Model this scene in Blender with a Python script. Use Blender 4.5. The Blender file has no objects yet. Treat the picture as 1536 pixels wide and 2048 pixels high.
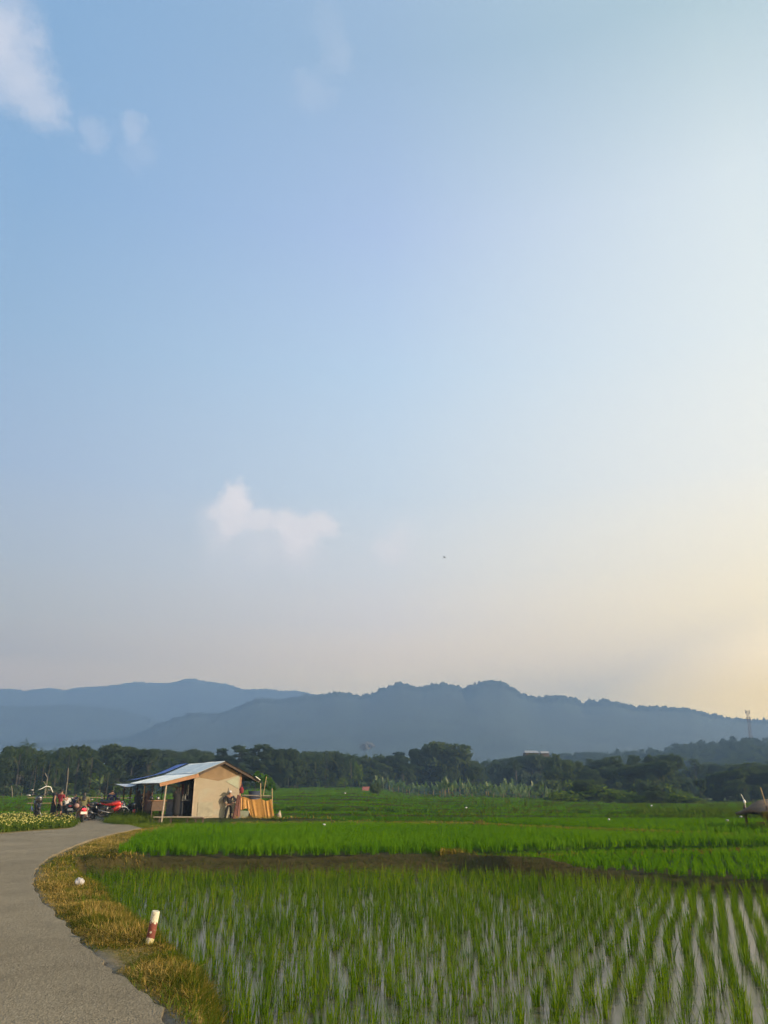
import bpy, math, random
import bmesh as _bm
import numpy as np
from mathutils import Vector, Matrix
R = math.radians
rng = np.random.default_rng(7)
random.seed(7)
sc = bpy.context.scene
COL = sc.collection

# ------------------------------------------------------------------ camera
PITCH = math.atan(554 / 1540)
CAMH = 1.65
cam = bpy.data.cameras.new('camera')
cam.sensor_fit = 'VERTICAL'; cam.sensor_height = 24; cam.lens = 24 * 1540 / 2048
cam.clip_start = 0.05; cam.clip_end = 20000
co = bpy.data.objects.new('camera', cam); COL.objects.link(co)
co.location = (0, 0, CAMH); co.rotation_euler = (R(90) + PITCH, 0, 0)
sc.camera = co

SUN_AZ, SUN_EL = 108, 16
sd = Vector((math.sin(R(SUN_AZ)) * math.cos(R(SUN_EL)), math.cos(R(SUN_AZ)) * math.cos(R(SUN_EL)), math.sin(R(SUN_EL))))
sl = bpy.data.lights.new('sun', 'SUN'); sl.energy = 4.4; sl.angle = R(0.6); sl.color = (1.0, 0.79, 0.54)
so = bpy.data.objects.new('sun', sl); COL.objects.link(so); so.rotation_euler = sd.to_track_quat('Z', 'Y').to_euler()

sc.view_settings.view_transform = 'Standard'; sc.view_settings.look = 'None'
sc.view_settings.exposure = 0.7; sc.view_settings.gamma = 1.0
sc.render.engine = 'CYCLES'
cy = sc.cycles
cy.max_bounces = 5; cy.diffuse_bounces = 2; cy.glossy_bounces = 2; cy.transmission_bounces = 3
cy.volume_bounces = 1; cy.transparent_max_bounces = 6
cy.use_denoising = True; cy.sample_clamp_indirect = 4
try:
    cy.denoiser = 'OPENIMAGEDENOISE'; cy.denoising_prefilter = 'ACCURATE'; cy.denoising_input_passes = 'RGB'
except Exception:
    pass

def raydir(px, py):
    u = -(py - 1024) / 1540; r = (px - 768) / 1540
    c, s = math.cos(PITCH), math.sin(PITCH)
    return np.array([r, c - s * u, s + c * u])
def at(px, py, z=0.0):
    d = raydir(px, py); t = (z - CAMH) / d[2]
    return np.array([d[0] * t, d[1] * t, z])
def at_dist(px, py, y):
    d = raydir(px, py); t = y / d[1]
    return np.array([d[0] * t, y, CAMH + d[2] * t])
def zx_at(px, y):                       # x of a ground point seen at column px near the horizon, y metres ahead
    d = raydir(px, 1590); return d[0] * y / d[1]

# ------------------------------------------------------------------ world: hazy late-afternoon sky and clouds
w = bpy.data.worlds.new('World'); sc.world = w; w.use_nodes = True
nt = w.node_tree; N = nt.nodes; Lk = nt.links
def nd(t, **k):
    n = N.new(t)
    for a, b in k.items(): setattr(n, a, b)
    return n
def mth(op, a, b=None, clamp=False):
    n = nd('ShaderNodeMath', operation=op, use_clamp=clamp)
    for i, v in enumerate((a, b)):
        if v is None: continue
        if isinstance(v, (int, float)): n.inputs[i].default_value = v
        else: Lk.new(v, n.inputs[i])
    return n.outputs[0]
def mixc(f, a, b):
    n = nd('ShaderNodeMix', data_type='RGBA')
    for i, v in ((0, f), (6, a), (7, b)):
        if isinstance(v, (int, float)): n.inputs[i].default_value = v
        elif isinstance(v, tuple): n.inputs[i].default_value = (*v, 1)
        else: Lk.new(v, n.inputs[i])
    return n.outputs[2]
bg = N['Background']
sky = nd('ShaderNodeTexSky', sky_type='NISHITA', sun_disc=False, sun_elevation=R(SUN_EL), sun_rotation=R(SUN_AZ))
sky.air_density = 1.0; sky.dust_density = 3.0; sky.ozone_density = 1.5
tc = nd('ShaderNodeTexCoord'); sp = nd('ShaderNodeSeparateXYZ'); Lk.new(tc.outputs['Generated'], sp.inputs[0])
hl = mth('SQRT', mth('ADD', mth('MULTIPLY', sp.outputs[0], sp.outputs[0]), mth('MULTIPLY', sp.outputs[1], sp.outputs[1])))
sa = mth('DIVIDE', sp.outputs[0], mth('MAXIMUM', hl, 1e-4))
def lin(c):
    return tuple(((v / 255) / 12.92 if v / 255 <= 0.04045 else ((v / 255 + 0.055) / 1.055) ** 2.4) for v in c)
#SKYRAMPS
SKY_SIN = [0.105, 0.15, 0.2, 0.26, 0.36, 0.5, 0.64, 0.77]
SKY_L = [(2.1834,1.2859,0.3898), (0.9572,0.6883,0.3874), (0.7640,0.6642,0.4968), (0.5934,0.6124,0.6178), (0.4362,0.5440,0.7148), (0.3265,0.4947,0.7029), (0.2445,0.4267,0.6777), (0.2299,0.4096,0.6574)]
SKY_C = [(3.0000,2.0571,0.7145), (2.0924,1.4723,0.7496), (1.4316,1.1570,0.8707), (1.1247,1.0393,0.9236), (0.8031,0.8843,0.9372), (0.6108,0.7694,0.9342), (0.4652,0.5961,0.8482), (0.3438,0.4944,0.6841)]
SKY_R = [(2.0734,1.3622,0.3259), (2.5192,1.8085,0.7677), (2.3472,1.7617,0.7932), (1.8344,1.5032,0.9039), (1.3663,1.2685,1.0390), (1.0456,1.0705,0.9977), (0.8525,0.9216,0.9156), (0.4888,0.6359,0.6803)]
#ENDRAMPS
SKY_GAIN = 0.72
def ramp(cols):
    n = nd('ShaderNodeValToRGB'); cr = n.color_ramp; cr.interpolation = 'B_SPLINE' if False else 'LINEAR'
    while len(cr.elements) < len(cols): cr.elements.new(0.5)
    for e, p, c in zip(cr.elements, SKY_SIN, cols): e.position = p
    for e, p, c in zip(cr.elements, SKY_SIN, cols):
        e.color = (*(c if max(c) <= 3 else lin(c)), 1)
    Lk.new(sp.outputs[2], n.inputs[0]); return n.outputs[0]
def mrange(v, a, b, c=0.0, d=1.0, smooth=True):
    n = nd('ShaderNodeMapRange', interpolation_type='SMOOTHSTEP' if smooth else 'LINEAR'); Lk.new(v, n.inputs[0])
    for i, x in enumerate((a, b, c, d)): n.inputs[i + 1].default_value = x
    return n.outputs[0]
veil = mixc(mrange(sa, 0.0, 0.50, 0, 1, False), mixc(mrange(sa, -0.50, 0.0, 0, 1, False), ramp(SKY_L), ramp(SKY_C)), ramp(SKY_R))
gain = nd('ShaderNodeVectorMath', operation='SCALE'); Lk.new(veil, gain.inputs[0]); gain.inputs['Scale'].default_value = 10.0 * SKY_GAIN
base = mixc(0.90, sky.outputs[0], gain.outputs[0])
# clouds: soft blobs of the sky's own direction, torn by noise
nz = nd('ShaderNodeTexNoise'); nz.inputs['Scale'].default_value = 26; nz.inputs['Detail'].default_value = 9; nz.inputs['Roughness'].default_value = 0.62
Lk.new(tc.outputs['Generated'], nz.inputs['Vector'])
off = nd('ShaderNodeVectorMath', operation='SUBTRACT'); Lk.new(nz.outputs['Color'], off.inputs[0]); off.inputs[1].default_value = (0.5,) * 3
osc = nd('ShaderNodeVectorMath', operation='SCALE'); Lk.new(off.outputs[0], osc.inputs[0]); osc.inputs['Scale'].default_value = 0.058
dv = nd('ShaderNodeVectorMath', operation='ADD'); Lk.new(tc.outputs['Generated'], dv.inputs[0]); Lk.new(osc.outputs[0], dv.inputs[1])
CL = [(10,40,70,.24), (15,130,80,.26), (70,190,55,.26), (95,235,36,.2), (-50,80,110,.26), (185,266,36,.14), (262,258,26,.15), (280,300,36,.08),
      (678,105,36,.09), (625,180,44,.08), (655,40,40,.05),
      (478,995,38,.9), (466,1030,46,.8), (520,1038,32,.75), (566,1046,30,.75), (600,1068,46,.8), (648,1046,36,.8), (606,1104,44,.55), (545,1090,60,.32), (440,1050,46,.28),
      (782,1100,30,.42), (800,1085,44,.2), (470,1110,80,.18)]
acc = None
for px, py, r, s in CL:
    d = raydir(px, py); L = np.linalg.norm(d); d = d / L
    n = nd('ShaderNodeVectorMath', operation='DISTANCE'); Lk.new(dv.outputs[0], n.inputs[0]); n.inputs[1].default_value = tuple(d)
    rr = r / 1540 / L
    v = mrange(n.outputs['Value'], rr * (1.15 if s >= 0.7 else 1.4), rr * (0.40 if s >= 0.7 else 0.2), 0.0, s)
    acc = v if acc is None else mth('ADD', acc, mth('MULTIPLY', v, mth('SUBTRACT', 1.0, acc)))
cl_col = tuple(13.5 * v for v in lin((207, 194, 187)))
fin = mixc(mth('MULTIPLY', acc, 0.8), base, cl_col)
Lk.new(fin, bg.inputs[0]); bg.inputs[1].default_value = 0.1

# ------------------------------------------------------------------ helpers
def tag(o, label=None, cat=None, group=None, kind=None):
    if label: o['label'] = label
    if cat: o['category'] = cat
    if group: o['group'] = group
    if kind: o['kind'] = kind
    return o
def empty(name, loc=(0, 0, 0), rz=0.0, label=None, cat=None, group=None, scale=1.0):
    o = bpy.data.objects.new(name, None); COL.objects.link(o)
    o.location = tuple(float(v) for v in loc); o.rotation_euler = (0, 0, rz); o.scale = (scale,) * 3
    o.empty_display_size = 0.2
    return tag(o, label, cat, group)
def link(name, me, mat=None, parent=None):
    o = bpy.data.objects.new(name, me); COL.objects.link(o)
    if mat is not None:
        for m in (mat if isinstance(mat, (list, tuple)) else [mat]): me.materials.append(m)
    if parent is not None: o.parent = parent
    return o
def npmesh(name, V, F, smooth=False, attrs=None):
    V = np.asarray(V, np.float32).reshape(-1, 3); F = np.asarray(F, np.int32); n, k = F.shape
    me = bpy.data.meshes.new(name)
    me.vertices.add(len(V)); me.vertices.foreach_set('co', V.ravel())
    me.loops.add(n * k); me.loops.foreach_set('vertex_index', F.ravel())
    me.polygons.add(n); me.polygons.foreach_set('loop_start', np.arange(0, n * k, k, dtype=np.int32))
    me.polygons.foreach_set('use_smooth', np.full(n, smooth, bool))
    me.update(calc_edges=True)
    for an, av in (attrs or {}).items():
        av = np.asarray(av, np.float32)
        if av.ndim == 1:
            a = me.attributes.new(an, 'FLOAT', 'POINT'); a.data.foreach_set('value', av)
        else:
            a = me.attributes.new(an, 'FLOAT_COLOR', 'POINT')
            a.data.foreach_set('color', np.c_[av, np.ones(len(av))].astype(np.float32).ravel())
    return me

class MB:
    """collects shapes into one mesh"""
    def __init__(s): s.v = []; s.f = []; s.m = []; s.T = Matrix.Identity(4)
    def add(s, vs, fs, mi=0):
        b = len(s.v); s.v += [tuple(s.T @ Vector(tuple(map(float, v)))) for v in vs]
        s.f += [tuple(b + i for i in f) for f in fs]; s.m += [mi] * len(fs); return s
    def box(s, c, d, mi=0, rot=None):
        hx, hy, hz = d[0] / 2, d[1] / 2, d[2] / 2
        vs = [Vector((x, y, z)) for x in (-hx, hx) for y in (-hy, hy) for z in (-hz, hz)]
        if rot: vs = [rot @ v for v in vs]
        vs = [v + Vector(c) for v in vs]
        return s.add(vs, [(0, 1, 3, 2), (4, 6, 7, 5), (0, 4, 5, 1), (2, 3, 7, 6), (0, 2, 6, 4), (1, 5, 7, 3)], mi)
    def tube(s, pts, rad, n=8, mi=0, cap=True, flat=1.0):
        pts = [Vector(tuple(map(float, p))) for p in pts]
        rad = [rad] * len(pts) if isinstance(rad, (int, float)) else rad
        vs = []; fs = []; ref = None
        for i, p in enumerate(pts):
            t = (pts[min(i + 1, len(pts) - 1)] - pts[max(i - 1, 0)]).normalized()
            if ref is None: ref = Vector((1, 0, 0)) if abs(t.x) < 0.8 else Vector((0, 1, 0))
            a = (ref - t * ref.dot(t)).normalized(); b = t.cross(a); ref = a
            for k in range(n):
                q = 2 * math.pi * k / n
                vs.append(p + a * (rad[i] * math.cos(q)) + b * (rad[i] * flat * math.sin(q)))
        for i in range(len(pts) - 1):
            for k in range(n):
                k2 = (k + 1) % n
                fs.append((i * n + k, i * n + k2, (i + 1) * n + k2, (i + 1) * n + k))
        if cap: fs += [tuple(range(n))[::-1], tuple(range((len(pts) - 1) * n, len(pts) * n))]
        return s.add(vs, fs, mi)
    def ring(s, c, axis, R0, r, n=20, k=8, mi=0):
        axis = Vector(axis).normalized(); a = axis.orthogonal().normalized(); b = axis.cross(a); vs = []; fs = []
        for i in range(n):
            q = 2 * math.pi * i / n; d = a * math.cos(q) + b * math.sin(q)
            for j in range(k):
                p = 2 * math.pi * j / k; vs.append(Vector(c) + d * (R0 + r * math.cos(p)) + axis * (r * math.sin(p)))
        for i in range(n):
            for j in range(k):
                fs.append((i * k + j, ((i + 1) % n) * k + j, ((i + 1) % n) * k + (j + 1) % k, i * k + (j + 1) % k))
        return s.add(vs, fs, mi)
    def ball(s, c, r, n=12, m=8, mi=0, zcut=-1.0):
        r = (r, r, r) if isinstance(r, (int, float)) else r; vs = []; fs = []
        for i in range(m + 1):
            z = zcut + (1 - zcut) * i / m; q = math.sqrt(max(0, 1 - z * z))
            for k in range(n):
                p = 2 * math.pi * k / n; vs.append((c[0] + r[0] * q * math.cos(p), c[1] + r[1] * q * math.sin(p), c[2] + r[2] * z))
        for i in range(m):
            for k in range(n): fs.append((i * n + k, i * n + (k + 1) % n, (i + 1) * n + (k + 1) % n, (i + 1) * n + k))
        if zcut > -1: fs.append(tuple(range(n))[::-1])
        return s.add(vs, fs, mi)
    def slab(s, poly, th, mi=0):
        """thick sheet from a 3-D polygon"""
        P = [Vector(tuple(map(float, p))) for p in poly]; n = (P[1] - P[0]).cross(P[2] - P[0]).normalized() * th; k = len(P)
        vs = P + [p - n for p in P]
        return s.add(vs, [tuple(range(k)), tuple(range(2 * k - 1, k - 1, -1))] + [(i, k + i, k + (i + 1) % k, (i + 1) % k) for i in range(k)], mi)
    def build(s, name, mat, parent=None, smooth=False, bevel=0.0):
        me = bpy.data.meshes.new(name); me.from_pydata(s.v, [], s.f); me.update()
        o = link(name, me, mat, parent)
        me.polygons.foreach_set('material_index', s.m)
        if smooth: me.polygons.foreach_set('use_smooth', [True] * len(s.f))
        import bmesh
        bm = bmesh.new(); bm.from_mesh(me); bmesh.ops.recalc_face_normals(bm, faces=bm.faces); bm.to_mesh(me); bm.free()
        if bevel:
            b = o.modifiers.new('bevel', 'BEVEL'); b.width = bevel; b.segments = 2; b.limit_method = 'ANGLE'
        return o
def copy_tree(o, parent=None):
    c = o.copy(); COL.objects.link(c)
    if parent is not None: c.parent = parent
    for ch in list(o.children): copy_tree(ch, c)
    return c

# ------------------------------------------------------------------ materials
class NB:
    def __init__(s, m):
        m.use_nodes = True; s.nt = m.node_tree; s.N = s.nt.nodes; s.L = s.nt.links
        s.p = s.N['Principled BSDF']; s.out = s.N['Material Output']
    def n(s, t, ins=None, **k):
        x = s.N.new(t)
        for a, b in k.items(): setattr(x, a, b)
        for a, b in (ins or {}).items():
            if hasattr(b, 'is_output'): s.L.new(b, x.inputs[a])
            else: x.inputs[a].default_value = b
        return x
    def noise(s, scale, detail=4, vec=None, rough=0.6):
        if vec is None: vec = s.n('ShaderNodeTexCoord').outputs['Object']
        return s.n('ShaderNodeTexNoise', {'Vector': vec, 'Scale': scale, 'Detail': detail, 'Roughness': rough}).outputs[0]
    def ramp(s, v, stops):
        x = s.n('ShaderNodeValToRGB', {0: v}); cr = x.color_ramp
        while len(cr.elements) < len(stops): cr.elements.new(0.5)
        for e, (p, c) in zip(cr.elements, stops): e.position = p
        for e, (p, c) in zip(cr.elements, stops): e.color = (*c, 1)
        return x.outputs[0]
    def mix(s, f, a, b, mode='MIX'):
        x = s.n('ShaderNodeMix', data_type='RGBA', blend_type=mode)
        for i, v in ((0, f), (6, a), (7, b)):
            if hasattr(v, 'is_output'): s.L.new(v, x.inputs[i])
            else: x.inputs[i].default_value = v if isinstance(v, (int, float)) else (*v, 1)
        return x.outputs[2]
    def bump(s, h, st, dist=0.02):
        b = s.n('ShaderNodeBump', {'Height': h, 'Strength': st, 'Distance': dist}); s.L.new(b.outputs[0], s.p.inputs['Normal'])
    def col(s, c):
        s.L.new(c, s.p.inputs['Base Color'])
def mat(name, c, rough=0.7, var=0.25, scale=6.0, metal=0.0, bump=0.0):
    m = bpy.data.materials.new(name); b = NB(m)
    nz = b.noise(scale, 5)
    b.col(b.ramp(nz, [(0.3, tuple(v * (1 - var) for v in c)), (0.7, tuple(min(1, v * (1 + var)) for v in c))]))
    b.p.inputs['Roughness'].default_value = rough; b.p.inputs['Metallic'].default_value = metal
    if bump: b.bump(nz, bump)
    return m
def leafmat(name, stops, trans=0.35, rnd='object', gloss=True):
    """foliage: colour by a per-leaf 'tint' attribute and by the plant; light passes through"""
    m = bpy.data.materials.new(name); b = NB(m)
    t = b.n('ShaderNodeAttribute', attribute_name='tint').outputs['Fac']
    if rnd == 'object':
        oi = b.n('ShaderNodeObjectInfo').outputs['Random']
        t = b.n('ShaderNodeMath', {0: b.n('ShaderNodeMath', {0: t, 1: 0.65}, operation='MULTIPLY').outputs[0],
                                   1: b.n('ShaderNodeMath', {0: oi, 1: 0.35}, operation='MULTIPLY').outputs[0]}, operation='ADD').outputs[0]
    c = b.ramp(t, stops)
    df = b.n('ShaderNodeBsdfDiffuse', {'Color': c}); tr = b.n('ShaderNodeBsdfTranslucent', {'Color': b.mix(0.5, c, (0.12, 0.2, 0.0), 'ADD')})
    mx = b.n('ShaderNodeMixShader', {0: trans, 1: df.outputs[0], 2: tr.outputs[0]})
    if gloss:
        gl = b.n('ShaderNodeBsdfGlossy', {'Roughness': 0.45, 'Color': (0.9, 0.9, 0.8, 1)})
        mx = b.n('ShaderNodeMixShader', {0: 0.035, 1: mx.outputs[0], 2: gl.outputs[0]})
    b.L.new(mx.outputs[0], b.out.inputs['Surface']); return m

M = {}
M['dikeweed'] = leafmat('dike_weed', [(0.0, (0.030, 0.055, 0.006)), (0.4, (0.046, 0.042, 0.009)), (0.75, (0.085, 0.072, 0.016)), (1.0, (0.15, 0.125, 0.03))], 0.2, None, False)
M['rice'] = leafmat('rice_leaf', [(0.0, (0.024, 0.058, 0.004)), (0.55, (0.066, 0.130, 0.005)), (0.9, (0.125, 0.178, 0.010)), (1.0, (0.17, 0.17, 0.03))], 0.4, None, False)
M['paddy'] = leafmat('paddy_leaf', [(0.0, (0.014, 0.046, 0.003)), (0.5, (0.054, 0.148, 0.003)), (1.0, (0.098, 0.200, 0.005))], 0.4, None, False)
M['dry'] = leafmat('dry_grass_blade', [(0.0, (0.055, 0.080, 0.008)), (0.3, (0.130, 0.110, 0.016)), (0.55, (0.235, 0.155, 0.036)), (1.0, (0.42, 0.30, 0.10))], 0.3, None, False)
M['weed'] = leafmat('weed_leaf', [(0.0, (0.03, 0.055, 0.006)), (0.6, (0.08, 0.12, 0.012)), (1.0, (0.15, 0.18, 0.03))], 0.35, None, False)
M['crop'] = leafmat('crop_leaf', [(0.0, (0.018, 0.05, 0.012)), (0.6, (0.04, 0.10, 0.02)), (1.0, (0.10, 0.17, 0.05))], 0.35, None, False)
M['tree'] = leafmat('tree_leaf', [(0.0, (0.018, 0.029, 0.018)), (0.5, (0.043, 0.060, 0.031)), (1.0, (0.075, 0.092, 0.036))], 0.3, 'object', False)  # ground haze put into the leaf colour: lightened and blued
M['treed'] = leafmat('dark_tree_leaf', [(0.0, (0.014, 0.024, 0.017)), (0.5, (0.032, 0.047, 0.028)), (1.0, (0.055, 0.070, 0.032))], 0.25, 'object', False)  # same haze lift in the darker leaf colour
M['palm'] = leafmat('palm_frond', [(0.0, (0.020, 0.034, 0.014)), (0.6, (0.045, 0.066, 0.026)), (1.0, (0.085, 0.085, 0.03))], 0.3, 'object', False)
M['banana'] = leafmat('banana_leaf', [(0.0, (0.016, 0.038, 0.014)), (0.5, (0.06, 0.105, 0.04)), (1.0, (0.22, 0.28, 0.13))], 0.35)
M['bark'] = mat('bark', (0.032, 0.028, 0.022), 0.9, 0.4, 3)
M['palebark'] = mat('pale_bark', (0.16, 0.14, 0.11), 0.9, 0.4, 3)
M['stemdry'] = mat('banana_stem', (0.11, 0.085, 0.035), 0.8, 0.4, 3)
M['flower'] = mat('flower_petal', (0.46, 0.40, 0.10), 0.7, 0.3, 30)
M['bamboo'] = mat('bamboo', (0.30, 0.22, 0.12), 0.6, 0.35, 8)
M['timber'] = mat('timber', (0.30, 0.15, 0.075), 0.75, 0.35, 9)
M['darkwood'] = mat('dark_wood', (0.06, 0.04, 0.03), 0.8, 0.4, 9)
M['palewood'] = mat('weathered_wood', (0.33, 0.27, 0.21), 0.8, 0.35, 9)
M['white'] = mat('white_paint', (0.72, 0.71, 0.68), 0.6, 0.1, 12)
M['black'] = mat('black_plastic', (0.012, 0.012, 0.014), 0.35, 0.3, 12)
M['rubber'] = mat('rubber', (0.016, 0.016, 0.017), 0.85, 0.3, 12)
M['steel'] = mat('steel', (0.22, 0.22, 0.23), 0.4, 0.2, 12, 0.9)
M['red'] = mat('red_paint', (0.50, 0.03, 0.025), 0.35, 0.2, 8)
M['maroon'] = mat('maroon_cloth', (0.16, 0.012, 0.022), 0.9, 0.25, 12)
M['bluegrey'] = mat('blue_grey_paint', (0.035, 0.042, 0.065), 0.4, 0.2, 8)
M['skin'] = mat('skin', (0.27, 0.14, 0.085), 0.6, 0.1, 10)
M['hair'] = mat('black_hair', (0.010, 0.008, 0.008), 0.5, 0.3, 30)
def cloth(n, c): M[n] = mat(n, c, 0.9, 0.2, 10, 0, 0.2)
for n, c in (('navy_cloth', (0.015, 0.02, 0.07)), ('black_cloth', (0.010, 0.010, 0.013)), ('white_cloth', (0.42, 0.41, 0.41)), ('beige_cloth', (0.21, 0.17, 0.135)),
             ('pink_cloth', (0.32, 0.20, 0.18)), ('olive_cloth', (0.11, 0.105, 0.05)), ('plum_cloth', (0.012, 0.010, 0.016)), ('brown_cloth', (0.10, 0.06, 0.055)), ('blue_cloth', (0.04, 0.05, 0.16)),
             ('rust_cloth', (0.16, 0.07, 0.055)), ('maroon_cloth', (0.17, 0.012, 0.022)), ('charcoal_cloth', (0.03, 0.03, 0.035))): cloth(n, c)
M['soil'] = mat('soil', (0.06, 0.042, 0.026), 0.95, 0.4, 4, 0, 0.5)
m = bpy.data.materials.new('tail_light'); b = NB(m); b.p.inputs['Base Color'].default_value = (0.6, 0.02, 0.03, 1)
b.p.inputs['Emission Color'].default_value = (1, 0.05, 0.08, 1); b.p.inputs['Emission Strength'].default_value = 0.9; M['taillight'] = m
m = bpy.data.materials.new('orange_tarpaulin'); b = NB(m); nz = b.noise(2.5, 5)
b.col(b.ramp(nz, [(0.3, (0.40, 0.19, 0.038)), (0.7, (0.52, 0.27, 0.065))])); b.p.inputs['Roughness'].default_value = 0.6; M['orange'] = m
# corrugated roof sheet, blue tarp
m = bpy.data.materials.new('corrugated_sheet'); b = NB(m); nz = b.noise(1.2, 6)
b.col(b.ramp(nz, [(0.25, (0.52, 0.56, 0.56)), (0.55, (0.70, 0.74, 0.73)), (0.8, (0.78, 0.79, 0.75))])); b.p.inputs['Roughness'].default_value = 0.5; M['sheet'] = m
M['bluetarp'] = mat('blue_tarpaulin', (0.03, 0.10, 0.42), 0.5, 0.3, 3, 0, 0.4)
# plywood with damp patches
m = bpy.data.materials.new('plywood'); b = NB(m); tcn = b.n('ShaderNodeTexCoord').outputs['Object']
big = b.noise(0.9, 3, tcn); fine = b.noise(14, 6, tcn)
c = b.ramp(big, [(0.38, (0.265, 0.228, 0.163)), (0.5, (0.278, 0.228, 0.165)), (0.62, (0.27, 0.265, 0.205))])
b.col(b.mix(0.25, c, b.ramp(fine, [(0.3, (0.20, 0.16, 0.105)), (0.7, (0.37, 0.305, 0.22))]))); b.p.inputs['Roughness'].default_value = 0.75; M['ply'] = m
M['plydark'] = mat('brown_board', (0.19, 0.125, 0.066), 0.8, 0.25, 2.5)
M['plypatch'] = mat('damp_board', (0.255, 0.235, 0.175), 0.8, 0.2, 3)
M['plygreen'] = mat('grey_green_board', (0.27, 0.285, 0.21), 0.8, 0.15, 2.0)
M['thatch'] = mat('thatch', (0.115, 0.08, 0.055), 0.95, 0.5, 14, 0, 0.6)
M['brick'] = mat('rust_red_sheet', (0.32, 0.10, 0.07), 0.8, 0.3, 6)
M['rooftile'] = mat('roof_tile', (0.17, 0.13, 0.13), 0.85, 0.3, 4)
M['plaster'] = mat('plaster', (0.36, 0.37, 0.40), 0.9, 0.15, 3)
M['terracotta'] = mat('terracotta_roof', (0.35, 0.25, 0.18), 0.85, 0.25, 4)
M['whiteroof'] = mat('white_sheet_roof', (0.27, 0.28, 0.30), 0.5, 0.1, 4)

# ------------------------------------------------------------------ ground plan (all metres, from where each edge lies on the ground)
ZW = -0.45                                                         # water level of the near paddy
def P(pts, z): return np.array([at(x, y, z)[:2] for x, y in pts])
road_r = P([(270,1980), (190,1910), (120,1840), (78,1795), (62,1762), (72,1733), (102,1711), (150,1690), (200,1673), (255,1661), (285,1656)], 0.03)
road_r = np.vstack([[(-1.3, -6), (-1.35, 2), (-1.45, 4.5)], P([(360, 2048)], 0.03), road_r])
road_poly = np.vstack([road_r, P([(262,1650), (216,1643), (206,1636), (206,1628), (40,1628), (150,1638), (154,1647), (148,1657), (60,1662.5), (0,1668), (-220,1690), (-700,1740)], 0.03), [(-14, 12), (-10, 4), (-9, -6)]])
pad_l = P([(430,2048), (366,1985), (300,1922), (230,1852), (172,1792), (150,1764), (158,1753)], ZW)
pad_poly = np.vstack([[(-0.5, -6), (-0.7, 2), (-0.8, 5)], pad_l, P([(500,1750), (900,1748), (1000,1754), (1250,1768), (1536,1788), (1800,1810)], ZW), [(30, 12), (30, -6)]])
far_edge = P([(162,1753), (500,1750), (900,1748), (1000,1756), (1250,1768), (1536,1788), (1800,1810)], ZW)
P2 = P([(215,1713), (560,1713), (900,1709), (1270,1694), (1800,1688), (1800,1684), (1240,1672), (941,1658), (700,1653), (480,1656), (345,1659), (262,1680)], -0.05)
P4 = P([(960,1657), (1250,1671), (1800,1692), (1800,1652), (1300,1650), (960,1649)], -0.08)
P3 = P([(885,1714), (1270,1697), (1800,1692), (1800,1785), (1536,1758), (1250,1740), (1000,1726)], -0.2)

def inside(poly, X, Y):
    r = np.zeros(X.shape, bool); n = len(poly); j = n - 1
    for i in range(n):
        xi, yi = poly[i]; xj, yj = poly[j]
        c = ((yi > Y) != (yj > Y)) & (X < (xj - xi) * (Y - yi) / (yj - yi + 1e-12) + xi); r ^= c; j = i
    return r
def seg_dist(line, X, Y, closed=False):
    d = np.full(X.shape, 1e9); n = len(line)
    for i in range(n if closed else n - 1):
        a = line[i]; b = line[(i + 1) % n]; ab = b - a; L = ab @ ab + 1e-12
        t = np.clip(((X - a[0]) * ab[0] + (Y - a[1]) * ab[1]) / L, 0, 1)
        d = np.minimum(d, np.hypot(X - a[0] - t * ab[0], Y - a[1] - t * ab[1]))
    return d
def sdf(poly, X, Y):
    d = seg_dist(poly, X, Y, True); return np.where(inside(poly, X, Y), -d, d)
def sstep(a, b, x):
    t = np.clip((x - a) / (b - a), 0, 1); return t * t * (3 - 2 * t)
def vnoise(x, y, seed=0):
    """smooth value noise, any arrays"""
    xi = np.floor(x).astype(np.int64); yi = np.floor(y).astype(np.int64); fx = x - xi; fy = y - yi
    fx = fx * fx * (3 - 2 * fx); fy = fy * fy * (3 - 2 * fy)
    def h(a, b):
        v = (a * 374761393 + b * 668265263 + seed * 2147483647) & 0xffffffff
        v = ((v ^ (v >> 13)) * 1274126177) & 0xffffffff
        return ((v ^ (v >> 16)) & 0xffff) / 65535.0
    return (h(xi, yi) * (1 - fx) + h(xi + 1, yi) * fx) * (1 - fy) + (h(xi, yi + 1) * (1 - fx) + h(xi + 1, yi + 1) * fx) * fy
def fbm(x, y, o=4, seed=0):
    s = 0; a = 0.5
    for k in range(o): s = s + a * vnoise(x * 2 ** k, y * 2 ** k, seed + k); a *= 0.5
    return s

BND = np.array([43.5, 49.5, 56, 63, 72, 82, 95, 110, 128, 148, 172, 200, 235])
STEP = np.array([0.05, 0.06, 0.08, 0.10, 0.14, 0.18, 0.20, 0.22, 0.26, 0.28, 0.30, 0.30, 0.30])
def field_s(X, Y):
    """distance coordinate along which the far terraces follow each other"""
    return Y + 0.10 * X + (fbm(X / 55 + 9, Y / 60, 3, 5) - 0.45) * 0.16 * np.clip(Y - 40, 0, 200)
def azw(X, Y):
    a = np.degrees(np.arctan2(X, np.maximum(Y, 0.1)))
    return sstep(6.0, 17, a), sstep(-9, -17, a)
def far_level(X, Y):
    s = field_s(X, Y); up = np.zeros_like(s)
    for b_, st in zip(BND, STEP): up = up + st * sstep(b_ - 0.35, b_ + 0.35, s)
    r, l = azw(X, Y)
    up = up * (1 - 0.62 * l)
    a = np.degrees(np.arctan2(X, np.maximum(Y, 0.1)))
    up = up + (np.minimum(up * 0.22, 0.24) - up) * sstep(-2.5, 3.0, a)
    dn = -0.75 * sstep(50, 170, Y)
    z = up * (1 - r) + dn * r
    z = z + 0.012 * np.clip(np.hypot(X, Y) - 260, 0, 5000)
    return np.where(Y > 30, z, 0.0)
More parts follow.
